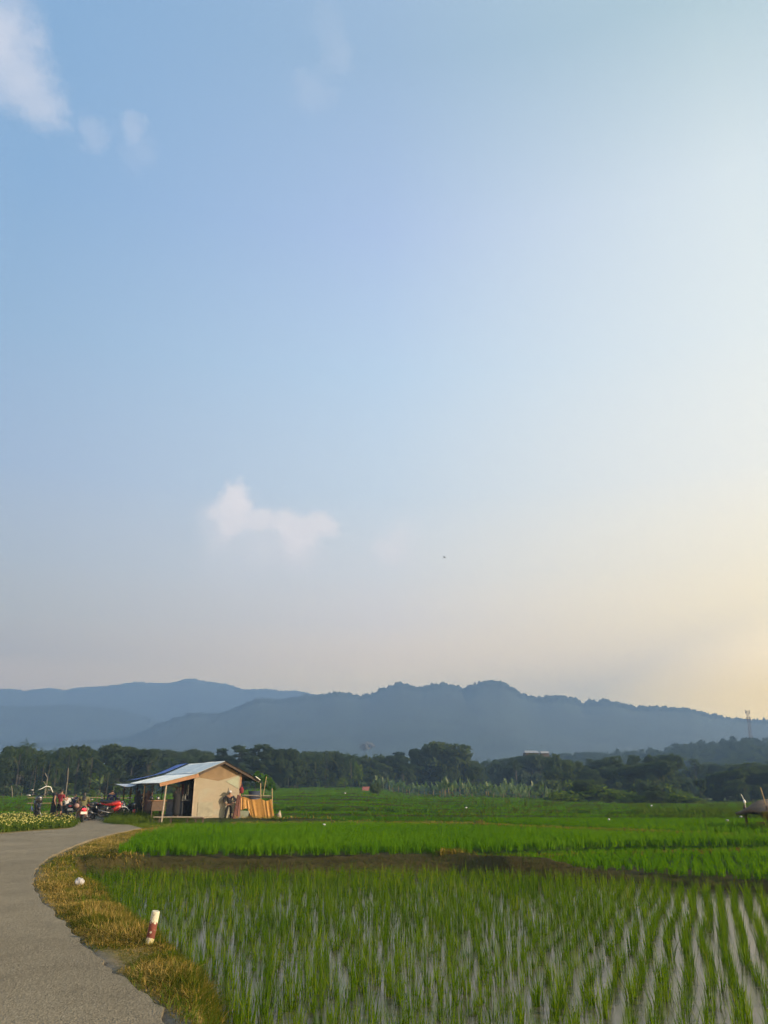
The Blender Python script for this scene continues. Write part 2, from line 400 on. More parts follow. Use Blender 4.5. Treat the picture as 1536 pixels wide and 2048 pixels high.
def ground(X, Y):
    X = np.asarray(X, float); Y = np.asarray(Y, float)
    near = (np.hypot(X, Y) < 75)
    z = far_level(X, Y) - 0.06 * sstep(38, 44, Y)
    bd = np.min(np.abs(field_s(X, Y)[..., None] - BND), -1)
    z = z + np.where((Y > 44) & (Y < 260), 0.24 * np.exp(-(bd / 0.5) ** 2), 0)
    Xn = np.where(near, X, 500.0); Yn = np.where(near, Y, 500.0)
    for poly, lv in ((P2, -0.05), (P4, 0.04), (P3, -0.27)):
        z = z + (lv - z) * sstep(0.15, -0.15, sdf(poly, Xn, Yn))
    # right part of the dike is lower than the left part
    z = z + np.where(Xn < 400, 0.05 * (fbm(Xn * 1.7, Yn * 1.7, 3, 2) - 0.45) * sstep(0.1, 0.5, sdf(road_poly, Xn, Yn)), 0)
    dpd = sdf(pad_poly, Xn, Yn); dfe = seg_dist(far_edge, Xn, Yn); wo = 0.22 + 0.9 * sstep(0.25, 0.02, dfe - np.abs(dpd)) * sstep(0.3, 1.8, Xn - far_edge[0, 0])
    z = z + (-0.66 + 0.03 * (fbm(Xn * 3, Yn * 3, 2, 8)) + 0.55 * np.clip(fbm(Xn * 2.6, Yn * 2.6, 4, 18) - 0.60, 0, 0.5) - z) * np.clip((wo - dpd) / (wo + 0.2), 0, 1) ** 1.3
    z = z - np.where(Xn < 400, 0.05 * sstep(0.1, -0.1, sdf(road_poly, Xn, Yn)), 0)
    return z

def hit(px, py, lift=0.0, y0=4, y1=300):
    D_ = np.geomspace(y0, y1, 4000); d = raydir(px, py); hx = d[0] / d[1] * D_; zr_ = CAMH + d[2] / d[1] * D_; zg = ground(hx, D_) + lift
    k = int(np.argmax(zr_ < zg)) if (zr_ < zg).any() else len(D_) - 1
    return np.array([hx[k], D_[k], zg[k] - lift])
# one sheet of ground, reaching past the mountains
az = np.radians(np.r_[np.arange(-36, 36, 0.22), np.arange(36, 324, 4.0)])
rad = np.r_[0.02, 1, 2, 3, np.arange(4, 32, 0.16), np.geomspace(32.2, 300, 190), np.geomspace(312, 9000, 26)]
A, RR = np.meshgrid(az, rad); GX = np.sin(A) * RR; GY = np.cos(A) * RR
GZ = ground(GX, GY)
far = RR > 300
GZ = np.where(far, np.minimum(GZ, 0.012 * (RR - 260) + 2.8), GZ); GZ = np.where(RR > 700, np.minimum(GZ, 8), GZ)
na = len(az); nr = len(rad)
ii, jj = np.meshgrid(np.arange(nr - 1), np.arange(na), indexing='ij'); j2 = (jj + 1) % na
GF = np.stack([ii * na + jj, (ii + 1) * na + jj, (ii + 1) * na + j2, ii * na + j2], -1).reshape(-1, 4)[:, ::-1]
# real surface colours by what covers the ground
n1 = fbm(GX * 0.8, GY * 0.8, 4, 3); n2 = fbm(GX * 5, GY * 5, 3, 4)
def mixa(a, b, f): return a + (np.asarray(b) - a) * f[..., None]
C = np.zeros(GX.shape + (3,)) + np.array([0.045, 0.085, 0.012])
C = mixa(C, (0.10, 0.09, 0.025), sstep(0.45, 0.62, n1) * 0.5)
s_ = field_s(GX, GY); bd = np.min(np.abs(s_[..., None] - BND), -1)
strip = np.digitize(s_, BND)
stc = np.array([vnoise(np.array([k * 3.7 + 0.5]), np.array([0.3]), 12)[0] for k in range(len(BND) + 1)])
C = np.where((GY > 43)[..., None] & (RR < 300)[..., None], np.array([0.040, 0.085, 0.010]) * (0.6 + 0.9 * stc[strip][..., None]), C)
C = mixa(C, (0.040, 0.030, 0.012), np.where((GY > 42) & (RR < 300), np.exp(-(bd / 0.55) ** 2), 0) * 0.8)
ar, al = azw(GX, GY)
C = mixa(C, (0.10, 0.10, 0.03), ar * sstep(95, 125, GY) * (RR < 300))
C = mixa(C, (0.030, 0.045, 0.018), sstep(240, 300, RR) * 1.0)
nearm = RR < 75; Xn = np.where(nearm, GX, 500.); Yn = np.where(nearm, GY, 500.)
dpad = sdf(pad_poly, Xn, Yn); droad = sdf(road_poly, Xn, Yn)
for pl in (P2, P3, P4): C = mixa(C, (0.030, 0.050, 0.010), sstep(0.1, -0.1, sdf(pl, Xn, Yn)))
dfar = seg_dist(far_edge, Xn, Yn)
C = mixa(C, (0.20, 0.14, 0.055), sstep(2.6, 1.2, droad) * (dpad > 0) * np.clip(0.5 + n2, 0, 1))
C = mixa(C, (0.046, 0.038, 0.013), sstep(2.6, 2.0, dfar) * (dpad > -0.3) * np.clip(0.6 + n2, 0, 1))
C = mixa(C, (0.055, 0.047, 0.033), sstep(0.1, -0.25, dpad))
C = mixa(C, (0.15, 0.135, 0.11), sstep(0.3, 0.0, droad))
m = bpy.data.materials.new('ground_cover'); b = NB(m)
ca = b.n('ShaderNodeAttribute', attribute_name='cover').outputs['Color']
po = b.n('ShaderNodeNewGeometry').outputs['Position']; f1 = b.noise(9, 6, po, 0.7)
b.col(b.mix(1.0, ca, b.ramp(f1, [(0.25, (0.55, 0.55, 0.55)), (0.75, (1.45, 1.45, 1.45))]), 'MULTIPLY'))
b.p.inputs['Roughness'].default_value = 0.9; b.p.inputs['Specular IOR Level'].default_value = 0.08; b.bump(f1, 0.6, 0.05); M['ground'] = m
go = link('ground', npmesh('ground', np.stack([GX, GY, GZ], -1), GF, True, {'cover': C.reshape(-1, 3)}), M['ground'])
tag(go, 'flat farmland with wet rice terraces and brown bunds', None, None, 'structure')

# road
m = bpy.data.materials.new('worn_concrete'); b = NB(m); po = b.n('ShaderNodeNewGeometry').outputs['Position']
n_a = b.noise(0.55, 4, po); n_b = b.noise(7, 7, po, 0.75); n_c = b.noise(30, 5, po, 0.8)
vr = b.n('ShaderNodeTexVoronoi', {'Vector': po, 'Scale': 55.0}).outputs['Distance']
c = b.ramp(n_b, [(0.25, (0.185, 0.165, 0.128)), (0.5, (0.255, 0.232, 0.188)), (0.75, (0.315, 0.288, 0.236))])
c = b.mix(0.55, c, b.ramp(n_a, [(0.3, (0.17, 0.152, 0.120)), (0.7, (0.31, 0.285, 0.235))]))
c = b.mix(1.0, c, (0.94, 0.895, 0.79), 'MULTIPLY')
c = b.mix(0.85, c, b.mix(1.0, c, b.ramp(n_c, [(0.33, (0.36, 0.36, 0.34)), (0.62, (1.42, 1.40, 1.36))]), 'MULTIPLY'))
wv = b.n('ShaderNodeVectorMath', {0: po, 1: b.n('ShaderNodeVectorMath', {0: b.n('ShaderNodeTexNoise', {'Vector': po, 'Scale': 2.0, 'Detail': 4.0}).outputs['Color'], 'Scale': 0.7}, operation='SCALE').outputs[0]}, operation='ADD').outputs[0]
ck = b.n('ShaderNodeTexVoronoi', {'Vector': wv, 'Scale': 0.42}, feature='DISTANCE_TO_EDGE').outputs['Distance']
c = b.mix(b.ramp(ck, [(0.0, (0.30,) * 3), (0.010, (0.0,) * 3)]), c, (0.055, 0.048, 0.038))
st2 = b.noise(1.6, 6, po, 0.7); c = b.mix(b.ramp(st2, [(0.56, (0,) * 3), (0.72, (0.45,) * 3)]), c, (0.10, 0.085, 0.06))
b.col(c); b.p.inputs['Roughness'].default_value = 0.9; b.p.inputs['Specular IOR Level'].default_value = 0.15
hh = b.n('ShaderNodeMath', {0: n_c, 1: vr}, operation='ADD').outputs[0]; b.bump(hh, 1.0, 0.022); M['road'] = m
import mathutils
def fill_poly(poly, step=None):
    t = mathutils.geometry.tessellate_polygon([[Vector((p[0], p[1], 0)) for p in poly]])
    return t
def smooth_line(L, k=3):
    L = np.asarray(L)
    for _ in range(k):
        q = L[:-1] * 0.75 + L[1:] * 0.25; r_ = L[:-1] * 0.25 + L[1:] * 0.75
        L = np.vstack([L[:1], np.stack([q, r_], 1).reshape(-1, 2), L[-1:]])
    return L
rr_ = smooth_line(road_r, 3)
jit = np.stack([(vnoise(rr_[:, 1] * 5, rr_[:, 0] * 5, 31) - 0.5) * 0.12, (vnoise(rr_[:, 1] * 5, rr_[:, 0] * 5, 32) - 0.5) * 0.06], 1)
rp = np.vstack([rr_ + jit, smooth_line(road_poly[len(road_r):], 2)])
tri = fill_poly(rp)
top = np.c_[rp, np.full(len(rp), 0.03)]; bot = np.c_[rp, np.full(len(rp), -0.25)]
k = len(rp); me = bpy.data.meshes.new('road')
me.from_pydata([tuple(v) for v in np.vstack([top, bot])], [], [tuple(t) for t in tri] + [(i, (i + 1) % k, k + (i + 1) % k, k + i) for i in range(k)])
import bmesh
bm = bmesh.new(); bm.from_mesh(me); bmesh.ops.recalc_face_normals(bm, faces=bm.faces)
for f in bm.faces:
    if abs(f.normal.z) > 0.5 and f.normal.z < 0: f.normal_flip()
bm.to_mesh(me); bm.free()
tag(link('road', me, M['road']), 'narrow worn concrete road curving towards the food stall', None, None, 'structure')

# water of the near paddy
m = bpy.data.materials.new('paddy_water'); b = NB(m); po = b.n('ShaderNodeNewGeometry').outputs['Position']
n_a = b.noise(1.1, 5, po); n_b = b.noise(16, 6, po, 0.7)
b.col(b.ramp(n_b, [(0.35, (0.040, 0.034, 0.021)), (0.65, (0.115, 0.099, 0.066))]))
b.p.inputs['IOR'].default_value = 1.33
ro = b.ramp(b.noise(7, 5, po, 0.7), [(0.45, (0.02,) * 3), (0.68, (0.22,) * 3)])
b.L.new(b.n('ShaderNodeSeparateColor', {0: ro}).outputs[0], b.p.inputs['Roughness'])
b.bump(b.n('ShaderNodeMath', {0: n_b, 1: b.noise(5, 3, po)}, operation='ADD').outputs[0], 0.10, 0.02); M['water'] = m
me = npmesh('paddy_water', [(-7, -6, ZW), (34, -6, ZW), (34, 27.5, ZW), (-7, 27.5, ZW)], [(0, 1, 2, 3)])
tag(link('paddy_water', me, M['water']), 'shallow muddy water between the rice rows', None, None, 'structure')

# ------------------------------------------------------------------ blades
def blades(base, height, width, lean, az_, tint, seg=3, bend=1.0):
    """curved tapering blades as one array: base (n,3), the rest (n,)"""
    n = len(base); t = np.linspace(0, 1, seg + 1)[None]
    az2 = az_ + rng.uniform(-1, 1, n)
    out = lean[:, None] * height[:, None] * (0.35 * t + 0.65 * bend * t ** 2.2)
    cx = base[:, 0:1] + np.cos(az_)[:, None] * out; cy_ = base[:, 1:2] + np.sin(az_)[:, None] * out
    cz = base[:, 2:3] + height[:, None] * (t - 0.32 * lean[:, None] * t ** 3)
    wv = width[:, None] * 0.5 * np.clip(1.02 - t ** 2.0, 0.04, 1) * (0.6 + 0.4 * np.minimum(1, t * 4))
    sx = -np.sin(az2)[:, None] * wv; sy = np.cos(az2)[:, None] * wv
    V = np.stack([np.stack([cx - sx, cy_ - sy, cz], -1), np.stack([cx + sx, cy_ + sy, cz], -1)], 2).reshape(n, -1, 3)
    k = 2 * (seg + 1); i0 = np.arange(n)[:, None] * k + 2 * np.arange(seg)[None]
    F = np.stack([i0, i0 + 1, i0 + 3, i0 + 2], -1).reshape(-1, 4)
    T = np.repeat(np.clip(tint, 0, 1), k)
    return V.reshape(-1, 3), F, T
def clump_arrays(pos, nb, h, w_, spread, seg=3, lean=(0.05, 0.5), tint=None, tv=0.25, root=0.02):
    n = len(pos); N_ = n * nb
    base = np.repeat(pos, nb, 0) + np.c_[rng.normal(0, root, (N_, 2)), np.zeros(N_)]
    hh = np.repeat(h, nb) * rng.uniform(0.55, 1.05, N_)
    tt = (np.repeat(tint, nb) if tint is not None else 0.5) + rng.normal(0, tv, N_)
    tt = np.where(rng.random(N_) < 0.02, 1.0, np.clip(tt, 0, 0.93))
    ww = np.repeat(w_, nb) if hasattr(w_, '__len__') else np.full(N_, w_)
    return blades(base, hh, ww * rng.uniform(0.7, 1.2, N_), rng.uniform(lean[0], lean[1], N_) * spread, rng.uniform(0, 2 * np.pi, N_), tt, seg)

# near paddy: clumps set in rows
ra = R(21); rdir = np.array([math.sin(ra), math.cos(ra)]); rper = np.array([math.cos(ra), -math.sin(ra)])
a_, b_ = np.meshgrid(np.arange(0, 34, 0.222), np.arange(-18, 20, 0.252), indexing='ij')
a_ = a_ + rng.normal(0, 0.05, a_.shape); b_ = b_ + rng.normal(0, 0.026, b_.shape) + 0.05 * np.sin(a_ * 0.35) + 0.03 * np.sin(a_ * 1.3 + b_ * 2)
pts = (a_[..., None] * rdir + b_[..., None] * rper).reshape(-1, 2)
dep = pts[:, 1]
keep = (sdf(pad_poly, pts[:, 0], pts[:, 1]) < -0.12) & (dep > 5.2) & (np.abs(pts[:, 0]) < dep * 0.56 + 0.6)
keep &= rng.random(len(pts)) > 0.08
pts = pts[keep]; pts = pts[np.argsort(np.hypot(pts[:, 0], pts[:, 1]))]
pz = np.full(len(pts), -0.63)
infr = np.array([abs((p[0] * 1540) / (p[1] * math.cos(PITCH) + (-2.1) * math.sin(PITCH))) < 780 and p[1] > 6.2 for p in pts])
order = np.r_[np.where(infr)[0][:300], np.setdiff1d(np.arange(len(pts)), np.where(infr)[0][:300])]
pts = pts[order]
KINDS = []
for kx in range(8):
    V, F, T = clump_arrays(np.zeros((1, 3)), int(rng.integers(20, 32)), np.array([0.49 * rng.uniform(0.85, 1.2)]), 0.0105, 0.65 + 0.3 * rng.random(), 4, (0.02, 0.42), np.array([0.34 + 0.42 * rng.random()]), 0.24, 0.022)
    me = npmesh('rice_clump', V, F, False, {'tint': T}); me.materials.append(M['rice']); KINDS.append(me)
for i in range(300):
    o = bpy.data.objects.new('rice_clump', KINDS[int(rng.integers(8))]); COL.objects.link(o)
    o.location = (pts[i, 0], pts[i, 1], -0.63); o.rotation_euler = (0, 0, rng.uniform(0, 6.28)); s = rng.uniform(0.86, 1.16); o.scale = (s, s, s * rng.uniform(0.78, 1.12))
    tag(o, 'young green rice clump rooted in the muddy water of the nearest paddy rows', 'rice plant', 'nearest rice clumps in the front paddy')
rest = pts[300:]; dist = np.hypot(rest[:, 0], rest[:, 1])
parts = []
for lo, hi, nb, seg, wd in ((0, 12, 23, 3, 0.0105), (12, 17, 18, 3, 0.0135), (17, 40, 14, 2, 0.018)):
    q = rest[(dist >= lo) & (dist < hi)]
    parts.append(clump_arrays(np.c_[q, np.full(len(q), -0.63)], nb, 0.49 * rng.uniform(0.75, 1.2, len(q)), wd, 0.72, seg, (0.02, 0.42), 0.30 + 0.35 * vnoise(q[:, 0] * 0.6, q[:, 1] * 0.6, 9) + rng.normal(0, 0.12, len(q)), 0.22, 0.022))
def join(parts):
    V = []; F = []; T = []; o = 0
    for v, f, t in parts: V.append(v); F.append(f + o); T.append(t); o += len(v)
    return np.vstack(V), np.vstack(F), np.concatenate(T)
V, F, T = join(parts)
tag(link('rice_plants', npmesh('rice_plants', V, F, False, {'tint': T}), M['rice']), 'rows of young rice filling the rest of the front paddy', 'rice', None, 'stuff')

# dense rice of the upper paddies
def scatter(poly, dens):
    lo = poly.min(0); hi = poly.max(0); hi[0] = min(hi[0], 34); n = int(np.prod(hi - lo) * dens)
    p = rng.uniform(lo, hi, (n, 2)); p = p[inside(poly, p[:, 0], p[:, 1])]
    return p[np.abs(p[:, 0]) < p[:, 1] * 0.56 + 1.5]
parts = []
for poly, dens, lv, hgt, sd_ in ((P2, 26, -0.05, 0.36, 1), (P3, 22, -0.27, 0.27, 2), (P4, 20, 0.04, 0.34, 3)):
    q = scatter(poly, dens)
    # rows: pull sideways towards row lines, more visibly on the right
    u_ = q @ rper; u2 = np.round(u_ / 0.27) * 0.27 + rng.normal(0, 0.045, len(u_)); q = q + (u2 - u_)[:, None] * rper
    q = q[sdf(poly, q[:, 0], q[:, 1]) < -0.2]
    tn = 0.42 + 0.34 * vnoise(q[:, 0] * 0.35, q[:, 1] * 0.35, 20 + sd_) + (0.08 if sd_ == 1 else -0.02)
    parts.append(clump_arrays(np.c_[q, np.full(len(q), lv)], 9, hgt * rng.uniform(0.82, 1.12, len(q)), 0.024, 0.9, 2, (0.05, 0.5), tn, 0.16, 0.04))
for poly in (P2, P4):
    e_ = smooth_line(poly[:5] if poly is P2 else poly[:3], 1); i_ = rng.integers(0, len(e_) - 1, 2600); f_ = rng.random((2600, 1)); q = e_[i_] * (1 - f_) + e_[i_ + 1] * f_ + rng.normal(0, 0.05, (2600, 2)); q = q[(q[:, 0] > 1.5) & (q[:, 0] < 17)]
    v_, fq_, t_ = clump_arrays(np.c_[q, ground(q[:, 0], q[:, 1]) - 0.02], 5, rng.uniform(0.10, 0.24, len(q)), 0.022, 0.8, 2, (0.05, 0.7), np.full(len(q), 0.5), 0.25, 0.05); edge_stalks = (v_, fq_, t_) if poly is P2 else join([edge_stalks, (v_, fq_, t_)])
tag(link('paddy_stalks', npmesh('paddy_stalks', edge_stalks[0], edge_stalks[1], False, {'tint': edge_stalks[2]}), M['dry']), 'pale dry stalks along the edges of the raised paddies', 'stalks', None, 'stuff')
V, F, T = join(parts)
tag(link('paddy_rice', npmesh('paddy_rice', V, F, False, {'tint': T}), M['paddy']), 'dense bright green rice carpeting the raised paddies beyond the brown dike', 'rice', None, 'stuff')

# far terraces
n = 60000; yy = 43.5 * (250 / 43.5) ** rng.random(n); xx = yy * rng.uniform(-0.62, 0.60, n)
s2 = field_s(xx, yy); ar, al = azw(xx, yy)
hutpad = (xx > -16) & (xx < -6.5) & (yy < 53)
park = (xx < -9) & (xx > -26) & (yy < 50.5)
ok = ~hutpad & ~park & ~((ar > 0.5) & (yy > 112) & (rng.random(n) < 0.7)) & (yy < 205 - 60 * al)
xx, yy, s2 = xx[ok], yy[ok], s2[ok]
st = np.digitize(s2, BND); bd = np.min(np.abs(s2[:, None] - BND), 1)
tone = stc[st]
onb = bd < 0.75
h_ = np.where(onb, 0.16, 0.34 + 0.16 * tone) * rng.uniform(0.8, 1.15, len(xx))
pos = np.c_[xx, yy, ground(xx, yy) - 0.03]
V, F, T = clump_arrays(pos, 6, h_, 0.012 + 0.00055 * yy, 1.4, 2, (0.1, 0.7), np.where(onb, 0.05, 0.24 + 0.66 * tone) + 0.28 * (fbm(xx * 0.12, yy * 0.05, 3, 41) - 0.45), 0.15, 0.22)
tag(link('terrace_rice', npmesh('terrace_rice', V, F, False, {'tint': T}), M['paddy']), 'green rice on the far terraces stepping up towards the trees', 'rice', None, 'stuff')
# leafy crops along the terrace edges
n = 9000; yy = 44.5 * (190 / 44.5) ** rng.random(n); xx = yy * rng.uniform(-0.35, 0.6, n); s2 = field_s(xx, yy)
kb = np.digitize(s2, BND); bd = s2[:, None] - BND; kk = np.argmin(np.abs(bd), 1); dd = bd[np.arange(n), kk]
ok = (np.abs(dd) < 0.9) & np.isin(kk, (0, 2, 4)) & ~((xx > -16) & (xx < -6.0) & (yy < 53)) & (vnoise(xx * 0.13, yy * 0.13, 77) > 0.5)
xx, yy = xx[ok], yy[ok]; pos = np.c_[xx, yy, ground(xx, yy)]
V, F, T = clump_arrays(pos, 10, rng.uniform(0.25, 0.55, len(xx)), np.full(len(xx), 0.13), 2.2, 2, (0.2, 1.0), np.full(len(xx), 0.5), 0.3, 0.18)
xb = []  # dark tufts added to draw the shaded faces of the terrace steps
for kbn, bq_ in enumerate(BND[:11]):
    xs = rng.uniform(-bq_ * 0.62, bq_ * 0.62, int(6 * bq_)); lo_, hi_ = np.full(len(xs), 30.0), np.full(len(xs), 320.0)
    for _ in range(30): mid_ = (lo_ + hi_) / 2; g_ = field_s(xs, mid_) < bq_; lo_ = np.where(g_, mid_, lo_); hi_ = np.where(g_, hi_, mid_)
    ys_ = lo_ - rng.uniform(0.1, 0.7, len(xs)); ok_ = ~((xs > -26) & (xs < -5.5) & (ys_ < 53)); xb.append(np.c_[xs, ys_][ok_])
xb = np.vstack(xb); Vb, Fb, Tb = clump_arrays(np.c_[xb, ground(xb[:, 0], xb[:, 1]) - 0.02], 6, rng.uniform(0.20, 0.36, len(xb)) + 0.0007 * xb[:, 1], 0.015 + 0.0005 * xb[:, 1], 1.2, 2, (0.1, 0.8), 0.15 + 0.5 * vnoise(xb[:, 0] * 0.2, xb[:, 1] * 0.2, 8), 0.2, 0.15)
tag(link('terrace_shade_weeds', npmesh('terrace_shade_weeds', Vb, Fb, False, {'tint': Tb}), M['dikeweed']), 'dark weeds added as shaded step faces between the far terraces', 'weeds', None, 'stuff')
# rank weeds in the right-hand field
n = 2600; yy = rng.uniform(46, 100, n); xx = yy * rng.uniform(0.30, 0.58, n); ok = vnoise(xx * 0.10, yy * 0.07, 91) > 0.52 - 0.25 * (xx > yy * 0.46); xx, yy = np.r_[xx[ok], rng.normal(16.4, 1.2, 160)], np.r_[yy[ok], rng.normal(32.2, 0.7, 160)]
Vb, Fb, Tb = clump_arrays(np.c_[xx, yy, ground(xx, yy)], 12, rng.uniform(0.25, 0.75, len(xx)), np.full(len(xx), 0.045), 1.4, 2, (0.1, 0.9), np.full(len(xx), 0.22), 0.25, 0.22)
tag(link('rank_weeds', npmesh('rank_weeds', Vb, Fb, False, {'tint': Tb}), M['weed']), 'rank tall weeds spreading through the right hand field', 'weeds', None, 'stuff')
tag(link('bund_crops', npmesh('bund_crops', V, F, False, {'tint': T}), M['crop']), 'dark leafy bean crops growing along the terrace edges', 'crop', None, 'stuff')

# dry verge grass between the road and the paddy, dry weeds on the dike
def vis_grid(x0, x1, y0, y1, n): return np.c_[rng.uniform(x0, x1, n), rng.uniform(y0, y1, n)]
q = np.vstack([vis_grid(-8.0, 0.3, 4.5, 16, 150000), vis_grid(-13.5, -1.0, 16, 45, 90000)])
dr = sdf(road_poly, q[:, 0], q[:, 1]); dp = sdf(pad_poly, q[:, 0], q[:, 1]); d2 = sdf(P2, q[:, 0], q[:, 1])
edge = 0.06 * (vnoise(q[:, 0] * 4, q[:, 1] * 4, 61) - 0.5)
hutp = (q[:, 1] > 42.5) & (q[:, 0] > -10.5)
ok = (dr > 0.07 + edge) & (dr < 2.3) & (dp > -0.02) & (d2 > -0.15) & (q[:, 1] > 4.3) & (q[:, 0] > -0.42 * q[:, 1] - 2.4) & ~hutp & (q[:, 0] > -q[:, 1] * 0.5)
# only the right-hand verge
ok &= q[:, 0] > np.interp(q[:, 1], rr_[::-1, 1] if rr_[0, 1] > rr_[-1, 1] else rr_[:, 1], rr_[::-1, 0] if rr_[0, 1] > rr_[-1, 1] else rr_[:, 0]) - 0.3
q = q[ok]; dr = dr[ok]; dp = dp[ok]
D = np.hypot(q[:, 0], q[:, 1]); rm = rng.random(len(q)) < np.clip(14 / D, 0.25, 1); q, dr, dp, D = q[rm], dr[rm], dp[rm], D[rm]
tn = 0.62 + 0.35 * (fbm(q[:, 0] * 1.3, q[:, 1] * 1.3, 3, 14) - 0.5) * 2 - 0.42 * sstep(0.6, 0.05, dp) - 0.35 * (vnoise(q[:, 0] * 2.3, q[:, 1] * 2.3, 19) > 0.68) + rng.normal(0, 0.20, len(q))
BOL = at(296, 1899, -0.05)[:2]
hg = (1 - 0.7 * sstep(1.0, 0.35, np.hypot((q[:, 0] - BOL[0] + 0.1) * 1.6, (q[:, 1] - BOL[1] + 0.75) * 0.8))) * (0.045 + 0.085 * vnoise(q[:, 0] * 1.6, q[:, 1] * 1.6, 15)) * (0.45 + 0.75 * sstep(0.0, 0.45, dr)) * rng.uniform(0.6, 1.3, len(q))
N_ = len(q); rep = 3
qq = np.repeat(q, rep, 0) + rng.normal(0, 0.035, (N_ * rep, 2))
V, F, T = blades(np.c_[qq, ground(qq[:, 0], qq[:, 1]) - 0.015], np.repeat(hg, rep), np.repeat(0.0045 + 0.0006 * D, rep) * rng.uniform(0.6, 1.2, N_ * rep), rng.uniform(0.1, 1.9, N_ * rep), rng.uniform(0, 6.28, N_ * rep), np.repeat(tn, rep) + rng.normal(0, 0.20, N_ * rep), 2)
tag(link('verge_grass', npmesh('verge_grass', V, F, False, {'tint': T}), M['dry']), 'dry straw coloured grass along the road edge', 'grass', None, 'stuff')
# greener tufts along the ditch side of the verge
qg = q[(dp < 0.8) & (np.hypot(q[:, 0] - BOL[0], q[:, 1] - BOL[1] + 0.5) > 0.9) & (rng.random(len(q)) < 0.045)]
V, F, T = clump_arrays(np.c_[qg, ground(qg[:, 0], qg[:, 1]) - 0.02], 9, rng.uniform(0.08, 0.20, len(qg)), 0.010, 1.5, 2, (0.1, 1.1), np.full(len(qg), 0.45), 0.25, 0.04)
tag(link('verge_weeds', npmesh('verge_weeds', V, F, False, {'tint': T}), M['weed']), 'green weeds along the ditch side of the verge', 'weeds', None, 'stuff')
# dike weeds
q = vis_grid(-11, 16, 17, 29, 60000); df_ = seg_dist(far_edge, q[:, 0], q[:, 1]); dp = sdf(pad_poly, q[:, 0], q[:, 1])
rightp = sstep(2.0, 3.5, q[:, 0])
ok = (df_ < 2.4 - 1.3 * rightp) & (dp > -0.05) & (sdf(P2, q[:, 0], q[:, 1]) > -0.1) & (sdf(P3, q[:, 0], q[:, 1]) > -0.05) & (sdf(road_poly, q[:, 0], q[:, 1]) > 0.9) & (rng.random(len(q)) < 0.85)
q = q[ok]; dp = dp[ok]
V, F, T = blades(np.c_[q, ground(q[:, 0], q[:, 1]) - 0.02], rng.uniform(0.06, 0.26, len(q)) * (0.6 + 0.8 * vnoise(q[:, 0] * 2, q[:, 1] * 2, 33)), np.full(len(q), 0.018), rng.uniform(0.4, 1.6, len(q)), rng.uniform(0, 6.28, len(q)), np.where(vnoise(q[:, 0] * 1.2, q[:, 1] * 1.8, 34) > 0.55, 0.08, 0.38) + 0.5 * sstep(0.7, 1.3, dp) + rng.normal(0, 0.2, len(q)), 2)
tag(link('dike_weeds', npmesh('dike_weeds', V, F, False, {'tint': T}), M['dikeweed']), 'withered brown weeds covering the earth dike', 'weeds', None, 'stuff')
# brown bund weeds behind the bright paddy
q = vis_grid(-8, 18, 40, 46.5, 16000); s2 = field_s(q[:, 0], q[:, 1])
ok = (np.abs(s2 - 43.0) < 0.8 + 0.3 * vnoise(q[:, 0], q[:, 1], 3)) & (sdf(P2, q[:, 0], q[:, 1]) > 0.0); q = q[ok]
V, F, T = blades(np.c_[q, ground(q[:, 0], q[:, 1]) - 0.02], rng.uniform(0.08, 0.24, len(q)), np.full(len(q), 0.035), rng.uniform(0.3, 1.2, len(q)), rng.uniform(0, 6.28, len(q)), rng.normal(0.55, 0.22, len(q)), 2)
tag(link('bund_grass', npmesh('bund_grass', V, F, False, {'tint': T}), M['dry']), 'brown dry grass on the bund behind the bright paddy', 'grass', None, 'stuff')
# flowering weeds left of the road
wp = P([(-260,1672), (-60,1668), (0,1665.5), (60,1660.5), (140,1655), (152,1646), (146,1640), (60,1636), (-60,1637), (-260,1640)], 0.0)
lo, hi = wp.min(0), wp.max(0); q = rng.uniform(lo, hi, (9000, 2)); q = q[inside(wp, q[:, 0], q[:, 1])]
V, F, T = clump_arrays(np.c_[q, np.full(len(q), 0.0)], 14, rng.uniform(0.16, 0.38, len(q)) , 0.055, 1.4, 2, (0.1, 0.9), 0.5 + 0.3 * (vnoise(q[:, 0], q[:, 1], 5) - 0.5), 0.25, 0.12)
tag(link('flowering_weeds', npmesh('flowering_weeds', V, F, False, {'tint': T}), M['weed']), 'low bed of yellow green weeds beside the road bend', 'weeds', None, 'stuff')
mb = []
fl = q[rng.random(len(q)) < 0.26]; fz = rng.uniform(0.20, 0.38, len(fl)); V = []; F = []
for (x, y), z in zip(fl, fz):
    r_ = rng.uniform(0.018, 0.036); b0 = len(V); a0 = rng.uniform(0, 6.28)
    for k in range(5):
        V.append((x + r_ * math.cos(a0 + k * 1.2566), y + 0.6 * r_ * math.sin(a0 + k * 1.2566), z + r_ * 0.8 * math.sin(a0 + k * 1.2566)))
    V += [(x, y - 0.01, z)]; F += [(b0 + k, b0 + (k + 1) % 5, b0 + 5) for k in range(5)]
tag(link('weed_flowers', npmesh('weed_flowers', V, F), M['flower']), 'tiny pale yellow flowers dotting the weed bed', 'flowers', None, 'stuff')
